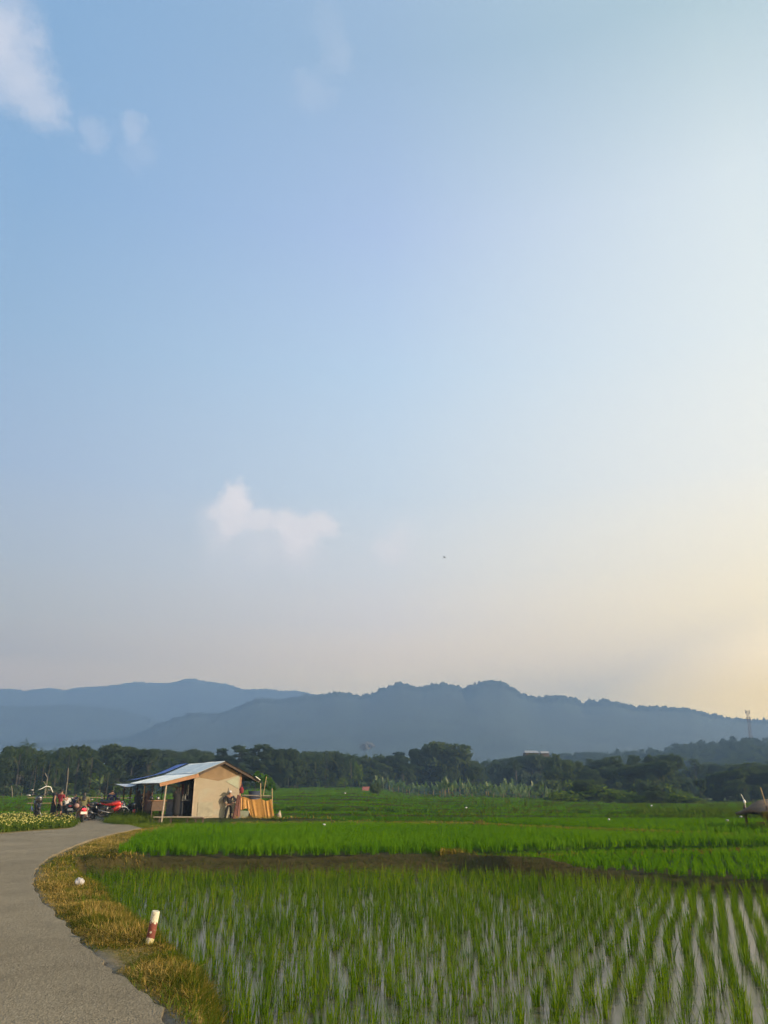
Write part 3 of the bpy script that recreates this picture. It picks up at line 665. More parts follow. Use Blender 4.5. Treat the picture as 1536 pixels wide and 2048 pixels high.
# taller grass beside the stall
hp = P([(205,1647), (232,1640), (300,1638), (420,1645), (478,1651), (470,1656), (330,1655), (290,1659), (262,1652)], 0.0)
lo, hi = hp.min(0), hp.max(0); q = rng.uniform(lo, hi, (3600, 2)); q = q[inside(hp, q[:, 0], q[:, 1])]
hgt = np.where(q[:, 0] < -12.4, 0.55, 0.16) * rng.uniform(0.6, 1.2, len(q))
V, F, T = clump_arrays(np.c_[q, ground(q[:, 0], q[:, 1]) - 0.02], 10, hgt, 0.028, 1.2, 2, (0.1, 0.8), 0.25 + 0.5 * vnoise(q[:, 0], q[:, 1], 6) , 0.2, 0.1)
tag(link('roadside_grass', npmesh('roadside_grass', V, F, False, {'tint': T}), M['weed']), 'tufted green grass growing in front of the stall', 'grass', None, 'stuff')
#PART2
# ------------------------------------------------------------------ mountains and wooded hill
M['mount'] = mat('forested_slope', (0.028, 0.042, 0.020), 0.95, 0.45, 0.02)
def silh(pts, Dm):
    """crest: azimuth and height of the ridge line standing Dm metres away"""
    o = []
    for px, py in pts:
        d = raydir(px, py); hd = math.hypot(d[0], d[1]); o.append((math.atan2(d[0], d[1]), CAMH + d[2] * Dm / hd))
    return np.array(sorted(o))
def ridge(name, pts, D0, D1, D2, label, rough, seed, ext=(None, None), fr=1.0):
    S = silh(pts, D1)
    azs = np.linspace(S[0, 0], S[-1, 0], int((S[-1, 0] - S[0, 0]) * 1150)); crest = np.interp(azs, S[:, 0], S[:, 1])
    crest = crest + fr * (fbm(azs * 330, azs * 0 + seed, 3, seed) - 0.40) * rough * 1.3 * (0.4 + 1.2 * vnoise(azs * 45, azs * 0 + seed, 3)) + fr * rng.random(len(azs)) ** 2 * 1.2
    t = np.r_[np.linspace(0, 0.9, 70), np.linspace(0.91, 1, 14), np.linspace(1.08, 2, 10)]
    TT, AA = np.meshgrid(t, azs, indexing='ij')
    Dd = np.where(TT <= 1, D0 + (D1 - D0) * TT, D1 + (D2 - D1) * (TT - 1))
    prof = np.where(TT <= 1, TT ** 1.25, np.clip(1 - (TT - 1) ** 1.5, 0, 1))
    sp_ = fbm(np.sin(AA) * Dd / 330 + seed, np.cos(AA) * Dd / 330 + seed, 4, seed) - 0.45
    env = 4 * np.clip(TT, 0, 1) * (1 - np.clip(TT, 0, 1))
    c0 = np.interp(azs, S[:, 0], S[:, 1]); kw = max(3, len(azs) // 9) | 1
    cs_ = np.convolve(np.pad(c0, kw // 2, mode='edge'), np.hanning(kw + 2)[1:-1] / np.hanning(kw + 2)[1:-1].sum(), mode='valid')
    cb = cs_[None] + (c0 - cs_)[None] * sstep(0.55, 1.0, TT)
    hgt = (cb + ((crest - np.interp(azs, S[:, 0], S[:, 1]))[None]) * sstep(0.95, 1.0, TT)) * (prof + 0.20 * sp_ * env) + rough * 0.8 * (rng.random(TT.shape) - 0.5) * (TT > 0.93) * (TT < 0.99)
    cap_ = c0[None] * 0.985 * Dd / D1; over = np.maximum(hgt - cap_, 0); hgt = np.where(TT < 0.97, hgt - over, hgt)
    X = np.sin(AA) * Dd; Y = np.cos(AA) * Dd; n_ = len(azs)
    i_, j_ = np.meshgrid(np.arange(len(t) - 1), np.arange(n_ - 1), indexing='ij')
    F = np.stack([i_ * n_ + j_, i_ * n_ + j_ + 1, (i_ + 1) * n_ + j_ + 1, (i_ + 1) * n_ + j_], -1).reshape(-1, 4)
    o = link(name, npmesh(name, np.stack([X, Y, hgt], -1), F, True), M['mount'])
    return tag(o, label, None, None, 'structure')
FARR = [(-420,1400), (-200,1385), (0,1379), (20,1377), (50,1382), (70,1379), (100,1376), (115,1378), (130,1381), (145,1377), (170,1374), (200,1373), (230,1370), (270,1364), (300,1366), (340,1366), (380,1356), (410,1362), (430,1364), (460,1370), (490,1380), (530,1378), (560,1382), (590,1381), (635,1390), (700,1400), (800,1412), (1000,1430), (1300, 1440), (1500, 1446)]
NEARR = [(-420,1492), (-100,1490), (100,1486), (250,1478), (290,1462), (310,1450), (350,1436), (380,1427), (400,1426), (425,1429), (450,1424), (470,1416), (500,1402), (520,1396), (555,1400), (575,1397), (610,1391), (640,1391), (655,1386), (670,1383), (700,1387), (720,1391), (740,1388), (768,1375), (800,1366), (815,1370), (845,1374), (855,1370), (885,1366), (915,1372), (930,1379), (950,1366), (968,1361), (1000,1362), (1015,1370), (1040,1385), (1055,1391), (1075,1394), (1100,1391), (1130,1392), (1150,1398), (1165,1405), (1180,1402), (1205,1399), (1240,1405), (1270,1412), (1330,1414), (1380,1417), (1400,1424), (1450,1433), (1490,1438), (1536,1440), (1640,1449)]
MIDR = [(-420,1430), (-100,1416), (0,1412), (60,1413), (130,1408), (190,1414), (240,1420), (300,1436), (360,1455), (420,1475), (500,1490)]
HILL = [(1040,1530), (1120,1522), (1200,1516), (1290,1514), (1330,1506), (1350,1499), (1400,1500), (1440,1496), (1470,1490), (1500,1487), (1536,1491), (1650,1495), (1800,1510)]
ridge('far_mountains', FARR, 2100, 2900, 3600, 'far blue mountain range fading into haze', 5, 4)
ridge('low_mountains', MIDR, 1750, 2250, 2600, 'pale low ridge in front of the far range', 4, 8)
ridge('near_mountains', NEARR, 900, 1750, 2100, 'long blue grey forested ridge with knobbly crest', 9, 13)
ridge('wooded_hill', HILL, 380, 640, 760, 'low wooded hill below the mast', 2, 21)

# ------------------------------------------------------------------ trees: one of each kind, then copies
def rquads(C, size, tint, flat=0.0):
    """leaf-cluster faces: centres, sizes"""
    n = len(C); a = rng.normal(size=(n, 3)); a[:, 2] *= (1 - flat); a /= np.linalg.norm(a, axis=1, keepdims=True)
    b_ = rng.normal(size=(n, 3)); b_ -= (b_ * a).sum(1, keepdims=True) * a; b_ /= np.linalg.norm(b_, axis=1, keepdims=True)
    s = size * rng.uniform(0.5, 1.2, n)
    a = a * s[:, None]; b_ = b_ * (s * rng.uniform(0.4, 0.8, n))[:, None]
    V = np.stack([C - a, C - 0.2 * a - b_, C + a, C + 0.1 * a + b_], 1).reshape(-1, 3)
    return V, np.arange(4 * n).reshape(-1, 4), np.repeat(tint, 4)
def blobs_crown(blobs, nper, size, flat=0.0):
    parts = []
    for (x, y, z, rx, ry, rz) in blobs:
        n = int(nper * (rx * ry * rz) ** (2 / 3)); d = rng.normal(size=(n, 3)); d /= np.linalg.norm(d, axis=1, keepdims=True)
        rad_ = rng.uniform(0.55, 1.08, n) ** 0.7
        c = np.array([x, y, z]) + d * rad_[:, None] * np.array([rx, ry, rz])
        c += 0.25 * np.stack([vnoise(c[:, 1] * 1.5, c[:, 2] * 1.5, 1), vnoise(c[:, 0] * 1.5, c[:, 2] * 1.5, 2), vnoise(c[:, 0] * 1.5, c[:, 1] * 1.5, 3)], -1)
        hole = vnoise(c[:, 0] * 1.1 + 50, c[:, 2] * 1.1 + c[:, 1], 7) < 0.80
        c = c[hole]
        parts.append(rquads(c, size, np.clip(0.45 + rng.normal(0, 0.22, len(c)), 0, 1), flat))
    return join(parts)
def tree_things(kind, V, F, T, trunk, leaf, bark, cat):
    root = empty(kind, (0, 0, 0), 0)
    root['category'] = cat
    link('crown', npmesh('crown', V, F, False, {'tint': T}), leaf, root)
    trunk.build('trunk', bark, root, smooth=True)
    return root
def broad(h, wdt, nb, seed, leaf, low=0.14, size=0.42, name='broadleaf_tree'):
    r_ = random.Random(seed); bl = []; tr = MB()
    tr.tube([(0, 0, -0.3), (0.1, 0, h * 0.3), (0.0, 0.1, h * 0.62)], [0.035 * h, 0.026 * h, 0.012 * h], 7)
    for i in range(nb):
        a = r_.uniform(0, 6.28); z = h * r_.uniform(low, 0.92); q = (z / h - low) / (1 - low); rr = wdt * (0.35 + 0.65 * math.sin(math.pi * min(1, 0.18 + 0.8 * q))) * r_.uniform(0.3, 0.8)
        br = wdt * r_.uniform(0.28, 0.5); c = (rr * math.cos(a), rr * math.sin(a), z)
        bl.append((*c, br, br, br * r_.uniform(0.5, 0.85)))
        if i < 7: tr.tube([(0.05, 0, h * 0.3), (c[0] * 0.5, c[1] * 0.5, (z + h * 0.3) / 2 + 0.1), c], [0.012 * h, 0.008 * h, 0.003 * h], 5)
    V, F, T = blobs_crown(bl, 95, size)
    return tree_things(name, V, F, T, tr, leaf, M['bark'], 'tree')
def layered(h, wdt, seed):
    r_ = random.Random(seed); bl = []; tr = MB()
    tr.tube([(0, 0, -0.3), (0.15, 0, h * 0.5), (0, 0.1, h * 0.9)], [0.025 * h, 0.018 * h, 0.008 * h], 7)
    for i in range(13):
        a = r_.uniform(0, 6.28); z = h * (0.38 + 0.6 * i / 13); rr = wdt * r_.uniform(0.35, 1.0) * (1.15 - 0.75 * i / 13)
        br = wdt * r_.uniform(0.3, 0.48); c = (rr * math.cos(a), rr * math.sin(a), z); bl.append((*c, br, br, br * 0.24))
        tr.tube([(0, 0, z - 0.12 * h), (c[0] * 0.6, c[1] * 0.6, z - 0.05 * h), (c[0], c[1], z)], [0.008 * h, 0.006 * h, 0.003 * h], 5)
    V, F, T = blobs_crown(bl, 150, 0.36, 0.3)
    return tree_things('layered_tree', V, F, T, tr, M['treed'], M['bark'], 'tree')
def palm(h, seed, lf=2.6):
    r_ = np.random.default_rng(seed); tr = MB()
    tr.tube([(0, 0, -0.3), (0.15, 0, h * 0.4), (0.05, 0.1, h)], [0.16, 0.12, 0.10], 7)
    parts = []
    for i in range(20):
        a = i * 2.399; el = r_.uniform(-0.3, 1.25); L = lf * r_.uniform(0.8, 1.1); n = 15; t = np.linspace(0.05, 1, n)
        rx = np.cos(el) * L * t; rz = np.sin(el) * L * t - 0.85 * L * t ** 2.2 * (0.55 + 0.3 * np.cos(el))
        mid = np.stack([np.cos(a) * rx + 0.05, np.sin(a) * rx + 0.1, h + rz], -1); side = np.array([-np.sin(a), np.cos(a), 0])
        for sg in (-1, 1):
            ln = 0.62 * np.sin(np.pi * np.clip(t * 0.9 + 0.08, 0, 1)); tip = mid + sg * side * ln[:, None] * 0.75 + np.c_[np.cos(a) * ln * 0.45, np.sin(a) * ln * 0.45, -0.45 * ln]
            nx = np.vstack([mid[1:], mid[-1:]]) * 0.62 + mid * 0.38
            V = np.stack([mid, nx, tip * 0.98 + nx * 0.02, tip], 1).reshape(-1, 3)
            parts.append((V, np.arange(4 * n).reshape(-1, 4), np.repeat(np.clip(r_.normal(0.45 - 0.25 * (el < 0.1) * -1.4, 0.18, n), 0, 1), 4)))
    V, F, T = join(parts)
    return tree_things('coconut_palm', V, F, T, tr, M['palm'], M['bark'], 'palm tree')
def bigleaf(parts, base, az_, L, wd, el, droop, r_, tint):
    n = 9; t = np.linspace(0, 1, n); rx = np.cos(el) * L * t; rz = np.sin(el) * L * t - droop * L * t ** 2.4
    mid = np.stack([base[0] + np.cos(az_) * rx, base[1] + np.sin(az_) * rx, base[2] + rz], -1); side = np.array([-np.sin(az_), np.cos(az_), 0.25 * r_.normal()])
    ww = wd * np.clip(np.sin(np.pi * np.clip((t - 0.12) / 0.9, 0, 1)), 0.03, 1)
    for sg in (-1, 1):
        e = mid + sg * side * (ww * r_.uniform(0.75, 1.1, n))[:, None] - np.c_[np.zeros((n, 2)), 0.35 * ww]
        for k in range(n - 1):
            if r_.random() < 0.10: continue
            parts.append((np.array([mid[k], mid[k + 1], e[k + 1] * 0.9 + e[k] * 0.1, e[k]]), np.array([[0, 1, 2, 3]]), np.full(4, np.clip(tint + r_.normal(0, 0.10), 0, 1))))
def banana(h, seed, nl=13):
    r_ = np.random.default_rng(seed); parts = []; tr = MB()
    tr.tube([(0, 0, -0.2), (0.03, 0, h * 0.3), (0, 0, h * 0.55)], [0.13, 0.11, 0.07], 8)
    for i in range(nl):
        el = r_.uniform(0.75, 1.5) if i < nl * 0.65 else r_.uniform(-0.1, 0.6)
        bigleaf(parts, (0, 0, h * (0.5 - 0.3 * (i / nl))), i * 2.4 + r_.uniform(-.4, .4), h * r_.uniform(0.5, 0.78), 0.24 * h / 3.2, el, r_.uniform(0.05, 0.5) * (1.3 - el / 1.6), r_, 0.5 if i else 0.8)
    V, F, T = join(parts); root = empty('banana_plant'); root['category'] = 'banana plant'
    link('leaves', npmesh('leaves', V, F, True, {'tint': T}), M['banana'], root); tr.build('stem', M['stemdry'], root, smooth=True)
    return root
def bush(h, wdt, seed, leaf='tree'):
    r_ = random.Random(seed); bl = []; tr = MB()
    for i in range(8):
        a = r_.uniform(0, 6.28); rr = wdt * r_.uniform(0, 0.65); br = wdt * r_.uniform(0.3, 0.5); z = h * r_.uniform(0.3, 0.8)
        bl.append((rr * math.cos(a), rr * math.sin(a), z, br, br, br * 0.75))
        tr.tube([(0, 0, -0.1), (rr * math.cos(a), rr * math.sin(a), z)], [0.04, 0.01], 5)
    V, F, T = blobs_crown(bl, 260, 0.20)
    root = empty('bush'); root['category'] = 'bush'
    link('crown', npmesh('crown', V, F, False, {'tint': T}), M[leaf], root); tr.build('stem', M['bark'], root); return root

PROTO = {
    'broad': [broad(8, 3.2, 17, 1, M['tree']), broad(8, 2.6, 14, 2, M['treed'], 0.2), broad(8, 3.8, 20, 3, M['tree'], 0.3)],
    'column': [broad(8, 1.5, 15, 5, M['treed'], 0.1, 0.34, 'slender_tree'), broad(8, 1.8, 16, 6, M['tree'], 0.12, 0.36, 'slender_tree')],
    'layer': [layered(8, 2.6, 4), layered(8, 3.3, 9)],
    'palm': [palm(7.0, 1, 3.3), palm(6.4, 2, 3.1)],
    'banana': [banana(3.6, 1), banana(3.2, 2, 12), banana(3.9, 3, 14)],
    'bush': [bush(1.6, 1.3, 1), bush(1.6, 1.5, 2, 'weed')],
}
BASEH = {'broad': 8.6, 'column': 8.4, 'layer': 8.3, 'palm': 9.1, 'banana': 4.6, 'bush': 1.8}
for v in PROTO.values():
    for o in v: o['_proto'] = 1
USED = set()
def plant(kind, px, ptop, y, label=None, group=None, variant=None, wide=1.0):
    """a tree whose foot stands y metres ahead in the column px and whose top reaches ptop"""
    x = zx_at(px, y); z = float(ground(np.array([x]), np.array([y]))[0])
    top = at_dist(px, ptop, y)[2]; h = max(0.8, top - z)
    k = variant if variant is not None else random.randrange(len(PROTO[kind])); pr = PROTO[kind][k]
    if (kind, k) in USED:
        o = copy_tree(pr)
        for q_ in ('label', 'group'):
            if q_ in o: del o[q_]
    else: o = pr; USED.add((kind, k))
    s = h / BASEH[kind]; o.location = (x, y, z - 0.05); o.rotation_euler = (0, 0, random.uniform(0, 6.28)); ws = s * wide * random.uniform(0.88, 1.18); o.scale = (ws, ws, s)
    if label: o['label'] = label
    if group: o['group'] = group
    o['_h'] = h; o['_px'] = px; o['_kind'] = kind
    return o
TREES = []
KN = {'broad': 'broadleaf tree', 'column': 'slender tree', 'layer': 'layered tree', 'palm': 'coconut palm', 'banana': 'banana plant', 'bush': 'bush'}
def zone(px):
    if px < 110: return 'left of the parked motorbikes'
    if px < 215: return 'between the motorbikes and the stall canopy'
    if px < 400: return 'behind the blue tarp roof'
    if px < 560: return 'behind the wooden stall'
    if px < 740: return 'between the tarp screen and the rusty red shelter'
    if px < 950: return 'around the tall banana clump'
    if px < 1100: return 'behind the right half of the banana grove'
    if px < 1330: return 'behind the small spreading tree'
    return 'at the foot of the wooded hill'
def T_(kind, px, ptop, y, label=None, variant=None, wide=1.0):
    o = plant(kind, px, ptop, y, label, None, variant, wide); TREES.append(o); return o
rt = random.Random(42)
def band(x0, x1, n, kinds, ytop, y, jit, tops=None):
    for i in range(n):
        px = x0 + (x1 - x0) * (i + rt.uniform(0.1, 0.9)) / n
        T_(rt.choice(kinds), px, ytop + rt.uniform(-1.2 * jit, 1.5 * jit), y + rt.uniform(-12, 14), None, None, rt.uniform(0.72, 1.25))
# left wood
T_('palm', 42, 1467, 150, 'tall coconut palm rising above the trees left of the parked motorbikes', 0)
T_('palm', 18, 1482, 148); T_('broad', 20, 1484, 155); T_('palm', 78, 1485, 150); T_('palm', 105, 1486, 154); T_('broad', 60, 1490, 160)
band(-40, 215, 12, ['broad', 'broad', 'column', 'palm'], 1496, 158, 6)
band(-40, 215, 12, ['broad', 'palm', 'column', 'palm'], 1516, 146, 10)
band(-40, 215, 13, ['palm', 'bush', 'broad', 'banana'], 1546, 138, 12)
T_('column', 248, 1481, 150, 'tall narrow dark tree rising above the blue tarp roof', 0, 1.5); T_('broad', 225, 1488, 152); T_('broad', 262, 1490, 150); T_('broad', 288, 1488, 150); T_('column', 208, 1495, 150); T_('column', 292, 1486, 148)
T_('palm', 208, 1513, 140, 'yellowing coconut palm in front of the dark trees by the canopy', 1)
band(210, 310, 8, ['broad', 'broad', 'palm'], 1512, 144, 10)
band(290, 420, 10, ['broad', 'layer', 'broad'], 1505, 190, 6); band(300, 420, 6, ['broad', 'column', 'palm'], 1520, 165, 6)
# behind the stall
T_('layer', 440, 1493, 170); T_('layer', 475, 1486, 168, 'tallest feathery layered tree behind the wooden stall', 0); T_('layer', 512, 1484, 170, None, 1); T_('broad', 540, 1490, 175); T_('broad', 566, 1496, 178); T_('column', 578, 1495, 180)
band(410, 600, 11, ['broad', 'layer', 'broad', 'column'], 1508, 180, 8); band(470, 620, 9, ['palm', 'broad', 'column'], 1526, 165, 8)
# middle
for px, py in ((585, 1497), (603, 1500), (622, 1502), (640, 1504)): T_('palm' if px < 600 else 'broad', px, py, 200)
T_('broad', 660, 1502, 205); T_('palm', 684, 1497, 202, 'tall coconut palm between the tarp screen and the rusty red shelter', 0); T_('palm', 672, 1500, 205); T_('broad', 690, 1506, 206)
band(580, 720, 11, ['broad', 'column', 'broad'], 1515, 205, 8); band(580, 760, 9, ['column', 'palm', 'broad', 'bush'], 1535, 190, 8)
T_('broad', 724, 1506, 220); T_('broad', 745, 1513, 225)
band(700, 830, 9, ['broad', 'layer', 'broad'], 1512, 230, 7); T_('layer', 790, 1500, 235)
T_('broad', 838, 1489, 230, 'tall dark tree left of the big round crown above the banana grove', 1); T_('broad', 862, 1500, 232)
T_('broad', 895, 1484, 232, 'largest round tree crown rising above the banana grove', 2, 1.35); T_('broad', 922, 1493, 232, None, 0); T_('broad', 872, 1492, 234)
band(760, 960, 10, ['broad', 'column', 'broad'], 1522, 225, 8)
band(930, 1100, 13, ['broad', 'column', 'broad'], 1516, 300, 7); band(930, 1110, 9, ['broad', 'column'], 1530, 260, 7)
T_('broad', 948, 1526, 190, 'small dark tree standing in the banana grove', 1); T_('column', 806, 1520, 200, 'small dark narrow tree above the banana grove left of the big crown', 0)
T_('column', 1034, 1507, 210, 'lone dark tree with a clipped round head above the banana grove', 0, 1.1)
for px in (1040, 1052, 1062, 1072, 1083, 1095): T_('broad', px, 1507 + rt.uniform(-1, 4), 247 + rt.uniform(-4, 4))
for px in (196, 214, 232, 250): T_(rt.choice(['banana', 'bush', 'broad']), px, 1561 + rt.uniform(-3, 4), 138)
# right: dense slender wood, then the hill foot
band(1095, 1345, 20, ['column', 'broad', 'column'], 1511, 185, 6); band(1095, 1345, 17, ['broad', 'column'], 1526, 172, 8)
band(1095, 1345, 14, ['broad', 'bush', 'column'], 1558, 160, 8)
band(1320, 1570, 15, ['broad', 'layer', 'broad'], 1525, 240, 12); band(1390, 1570, 12, ['broad', 'broad', 'layer'], 1545, 170, 10); band(1330, 1570, 14, ['broad', 'column'], 1562, 155, 10)
band(1480, 1575, 7, ['broad', 'broad'], 1527, 172, 6)
# nearer trees and bushes on the field edge
T_('broad', 1310, 1567, 118, 'small spreading tree with two bare trunks at the field edge', 0, 1.5)
T_('broad', 1178, 1558, 128, 'rounded olive bush tree at the right end of the banana grove', 2, 1.5); T_('bush', 1215, 1572, 126, None, 1, 2.2); T_('bush', 1150, 1574, 128, None, 1, 2.0)
T_('bush', 745, 1566, 124, 'dark bush beside the rusty red shelter', 0, 0.8); T_('bush', 757, 1562, 126, 'taller dark bush right of the rusty red shelter', 0, 0.8)
for px in (1110, 1128, 1250, 1268, 1345, 1372): T_('bush', px, 1586 + rt.uniform(-4, 4), 120, None, 1, 1.8)
# bananas
for px in (8, 30, 64, 92, 128, 150, 176): T_('palm', px, 1482 + rt.uniform(-5, 6), 140)
for px in (590, 612, 630, 652, 700): T_('palm', px, 1496 + rt.uniform(-3, 4), 192)
for px in (330, 362): T_('palm', px, 1499 + rt.uniform(-3, 3), 172)
for px in (962, 985): T_('palm', px, 1508 + rt.uniform(-3, 3), 250)
band(-40, 210, 16, ['bush', 'bush', 'banana'], 1570, 134, 6); band(560, 760, 14, ['bush', 'banana'], 1560, 186, 4); band(290, 560, 14, ['bush', 'banana', 'bush'], 1560, 160, 6)
for px, py, y in ((880, 1549, 132), (890, 1545, 130), (897, 1546, 131), (905, 1551, 132)): T_('banana', px, py, y, 'ragged banana plant of the tall clump with dry orange stems' )
band(930, 1115, 34, ['banana'], 1556, 150, 8); band(780, 935, 17, ['banana'], 1553, 165, 6); band(630, 790, 16, ['banana'], 1554, 185, 6); band(560, 660, 8, ['banana', 'bush'], 1558, 195, 5)
band(940, 1110, 12, ['banana'], 1562, 138, 6)
T_('banana', 754, 1545, 150, 'single tall banana plant above the dark bush by the rusty shelter')
for px in (1355, 1362, 1370, 1382): T_('banana', px, 1574 + rt.uniform(-3, 4), 140, 'pale banana plant right of the small spreading tree')
for px in (1200, 1218, 1400): T_('banana', px, 1560, 158)
# labels of the rest: by kind, height and the thing they stand by
from collections import defaultdict
grp = defaultdict(list)
for o in TREES: o['category'] = {'palm': 'palm tree', 'banana': 'banana plant', 'bush': 'bush'}.get(o['_kind'], 'tree')
for o in TREES:
    if 'label' not in o: grp[(o['_kind'], zone(o['_px']))].append(o)
for (k_, z_), L_ in grp.items():
    L_.sort(key=lambda o: -o['_h']); name = KN[k_]
    z_ = z_.replace('between the motorbikes and the stall canopy', 'left of the stall canopy').replace('between the tarp screen and the rusty red shelter', 'near the rusty red shelter'); adj = {'broad': 'dark', 'column': 'narrow dark', 'layer': 'dark', 'palm': 'dusky', 'banana': 'grey green', 'bush': 'low green'}[k_]
    for i, o in enumerate(L_):
        if len(L_) == 1: o['label'] = f'{adj} {name} {z_}'
        elif i == 0: o['label'] = f'tallest of the {adj} {name}s {z_}'
        elif i == len(L_) - 1 and len(L_) > 2: o['label'] = f'shortest of the {adj} {name}s {z_}'
        else:
            o['label'] = f'middling {adj} {name} {z_}'
        o['group'] = f'{name}s {z_}'
for o in TREES:
    if 'group' not in o: o['group'] = KN[o['_kind']] + 's ' + zone(o['_px'])
    for q_ in ('_h', '_px', '_kind', '_proto'):
        if q_ in o: del o[q_]
for (k_, L_) in PROTO.items():
    for i, o in enumerate(L_):
        if (k_, i) not in USED:
            for ch in list(o.children): bpy.data.objects.remove(ch)
            bpy.data.objects.remove(o)
# far-off woods that read as one mass
def mass(name, n, xf, yr, hr, label, leaf, size, nq=70, filt=None):
    y = rng.uniform(yr[0], yr[1], n); x = y * rng.uniform(xf[0], xf[1], n)
    if filt is not None: kq = filt(x, y); x, y = x[kq], y[kq]
    return x, y
parts = []
def mass_add(x, y, z, h, wd, size, nq):
    for i in range(len(x)):
        n = nq; d = rng.normal(size=(n, 3)); d /= np.linalg.norm(d, axis=1, keepdims=True); d[:, 2] = np.abs(d[:, 2]) * 1.2 - 0.3
        c = np.array([x[i], y[i], z[i] + h[i] * 0.55]) + d * np.array([wd[i], wd[i], h[i] * 0.45]) * rng.uniform(0.6, 1.05, (n, 1))
        parts.append(rquads(c, size, np.clip(0.4 + rng.normal(0, 0.2) + rng.normal(0, 0.12, n), 0, 1)))
n = 900; y = rng.uniform(255, 620, n); x = y * rng.uniform(-0.62, 0.40, n); z = ground(x, y)
mass_add(x, y, z, rng.uniform(6, 10.5, n) * np.clip(1.15 - y / 1500, 0.6, 1.2), rng.uniform(3, 5.5, n), 1.1, 60)
V, F, T = join(parts)
tag(link('distant_forest', npmesh('distant_forest', V, F, False, {'tint': T}), M['treed']), 'hazy continuous forest behind the tree line', 'forest', None, 'stuff')
# trees of the wooded hill
parts = []
S = silh(HILL, 640); n = 900; a_ = rng.uniform(S[0, 0], S[-1, 0], n); t = rng.random(n) ** 0.8; Dd = 380 + 262 * t
z = np.interp(a_, S[:, 0], S[:, 1]) * t ** 1.25
mass_add(np.sin(a_) * Dd, np.cos(a_) * Dd, z - 1.5, rng.uniform(5, 9, n), rng.uniform(3, 6, n), 1.3, 60)
V, F, T = join(parts)
tag(link('hill_forest', npmesh('hill_forest', V, F, False, {'tint': T}), M['treed']), 'hazy dark forest covering the low hill below the mast', 'forest', None, 'stuff')

# ------------------------------------------------------------------ haze
HX0, HX1, HY0, HY1, HT = -2300, 1000, -60, 3700, 450
m = bpy.data.materials.new('haze'); m.use_nodes = True; q = m.node_tree; q.nodes.remove(q.nodes['Principled BSDF'])
pv = q.nodes.new('ShaderNodeVolumePrincipled'); pv.inputs['Color'].default_value = (0.285, 0.465, 0.78, 1); pv.inputs['Density'].default_value = 0.00058; pv.inputs['Anisotropy'].default_value = 0.0
q.links.new(pv.outputs[0], q.nodes['Material Output'].inputs['Volume'])
hz = MB(); hz.box(((HX0 + HX1) / 2, (HY0 + HY1) / 2, HT / 2 - 3), (HX1 - HX0, HY1 - HY0, HT + 2))
tag(hz.build('haze', m), 'pale afternoon haze filling the valley', None, None, 'stuff')
#PART3
# ------------------------------------------------------------------ the food stall
def gz(x, y): return float(ground(np.array([float(x)]), np.array([float(y)]))[0])
HO = at(383, 1643, 0.0); HA = R(30)
HU = np.array([math.cos(HA), math.sin(HA), 0]); HV = np.array([-math.sin(HA), math.cos(HA), 0])
HZ = gz(HO[0], HO[1]) - 0.04
def onwall(px, py, v=0.0):
    """u, z of a pixel on the upright plane of the gable (moved v metres back)"""
    d = raydir(px, py); nrm = HV; o = HO + HV * v; t = ((o - np.array([0, 0, CAMH])) @ nrm) / (d @ nrm)
    p = np.array([0, 0, CAMH]) + d * t; return float((p - HO) @ HU), float(p[2] - HZ)
ur, zr = onwall(447, 1524); ul, zl = onwall(316, 1566); um, zm = onwall(394, 1547); ue, ze = onwall(516, 1562)
uw, _z = onwall(478, 1600); wl = onwall(389, 1553)[1]; wr_ = onwall(478, 1547)[1]; uv, zv = onwall(437, 1562)
LR = 6.6
stall = empty('food_stall', (HO[0], HO[1], HZ), HA, 'wooden roadside food stall with grey sheet roof and pale plywood gable', 'food stall')
def H(u, v, z): return (u, v, z)
def roofz(u): return zm + (zl - zm) * (u - um) / (ul - um) if u < um else (zr + (zm - zr) * (u - ur) / (um - ur) if u < ur else zr + (ze - zr) * (u - ur) / (ue - ur))
# plywood gable: lower pale panel with V-shaped top, brown board above it
mb = MB(); mb.slab([(0.02, 0, -0.05), (uw, 0, -0.05), (uw, 0, wr_ - 0.05), (uv, 0, zv), (0.05, 0, wl - 0.03)], -0.02); wall = mb.build('gable_wall', M['ply'], stall)
mb = MB(); mb.slab([(0.05, 0.012, wl - 0.03), (uv, 0.012, zv), (uw, 0.012, wr_ - 0.05), (ur, 0.012, zr - 0.10)], -0.015); mb.build('gable_board', M['plydark'], stall)
mb = MB(); p_ = onwall(396, 1604), onwall(424, 1633); mb.box(((p_[0][0] + p_[1][0]) / 2, -0.035, (p_[0][1] + p_[1][1]) / 2), (p_[1][0] - p_[0][0], 0.012, p_[0][1] - p_[1][1])); mb.build('wall_patch', M['plypatch'], stall)
mb = MB(); p_ = onwall(452, 1549), onwall(476, 1577); mb.slab([(p_[0][0], -0.03, p_[1][1] + 0.38), (p_[1][0], -0.03, p_[1][1]), (p_[1][0], -0.03, wr_ - 0.12)], -0.01); mb.build('wall_patch', M['plygreen'], stall)
mb = MB(); mb.box((-0.0, -0.03, wl / 2), (0.07, 0.06, wl + 0.1)); mb.build('corner_post', M['palewood'], stall)
mb = MB(); mb.box((uw + 0.035, 0.0, wr_ / 2), (0.07, 0.07, wr_ + 0.05)); mb.build('corner_post', M['timber'], stall)
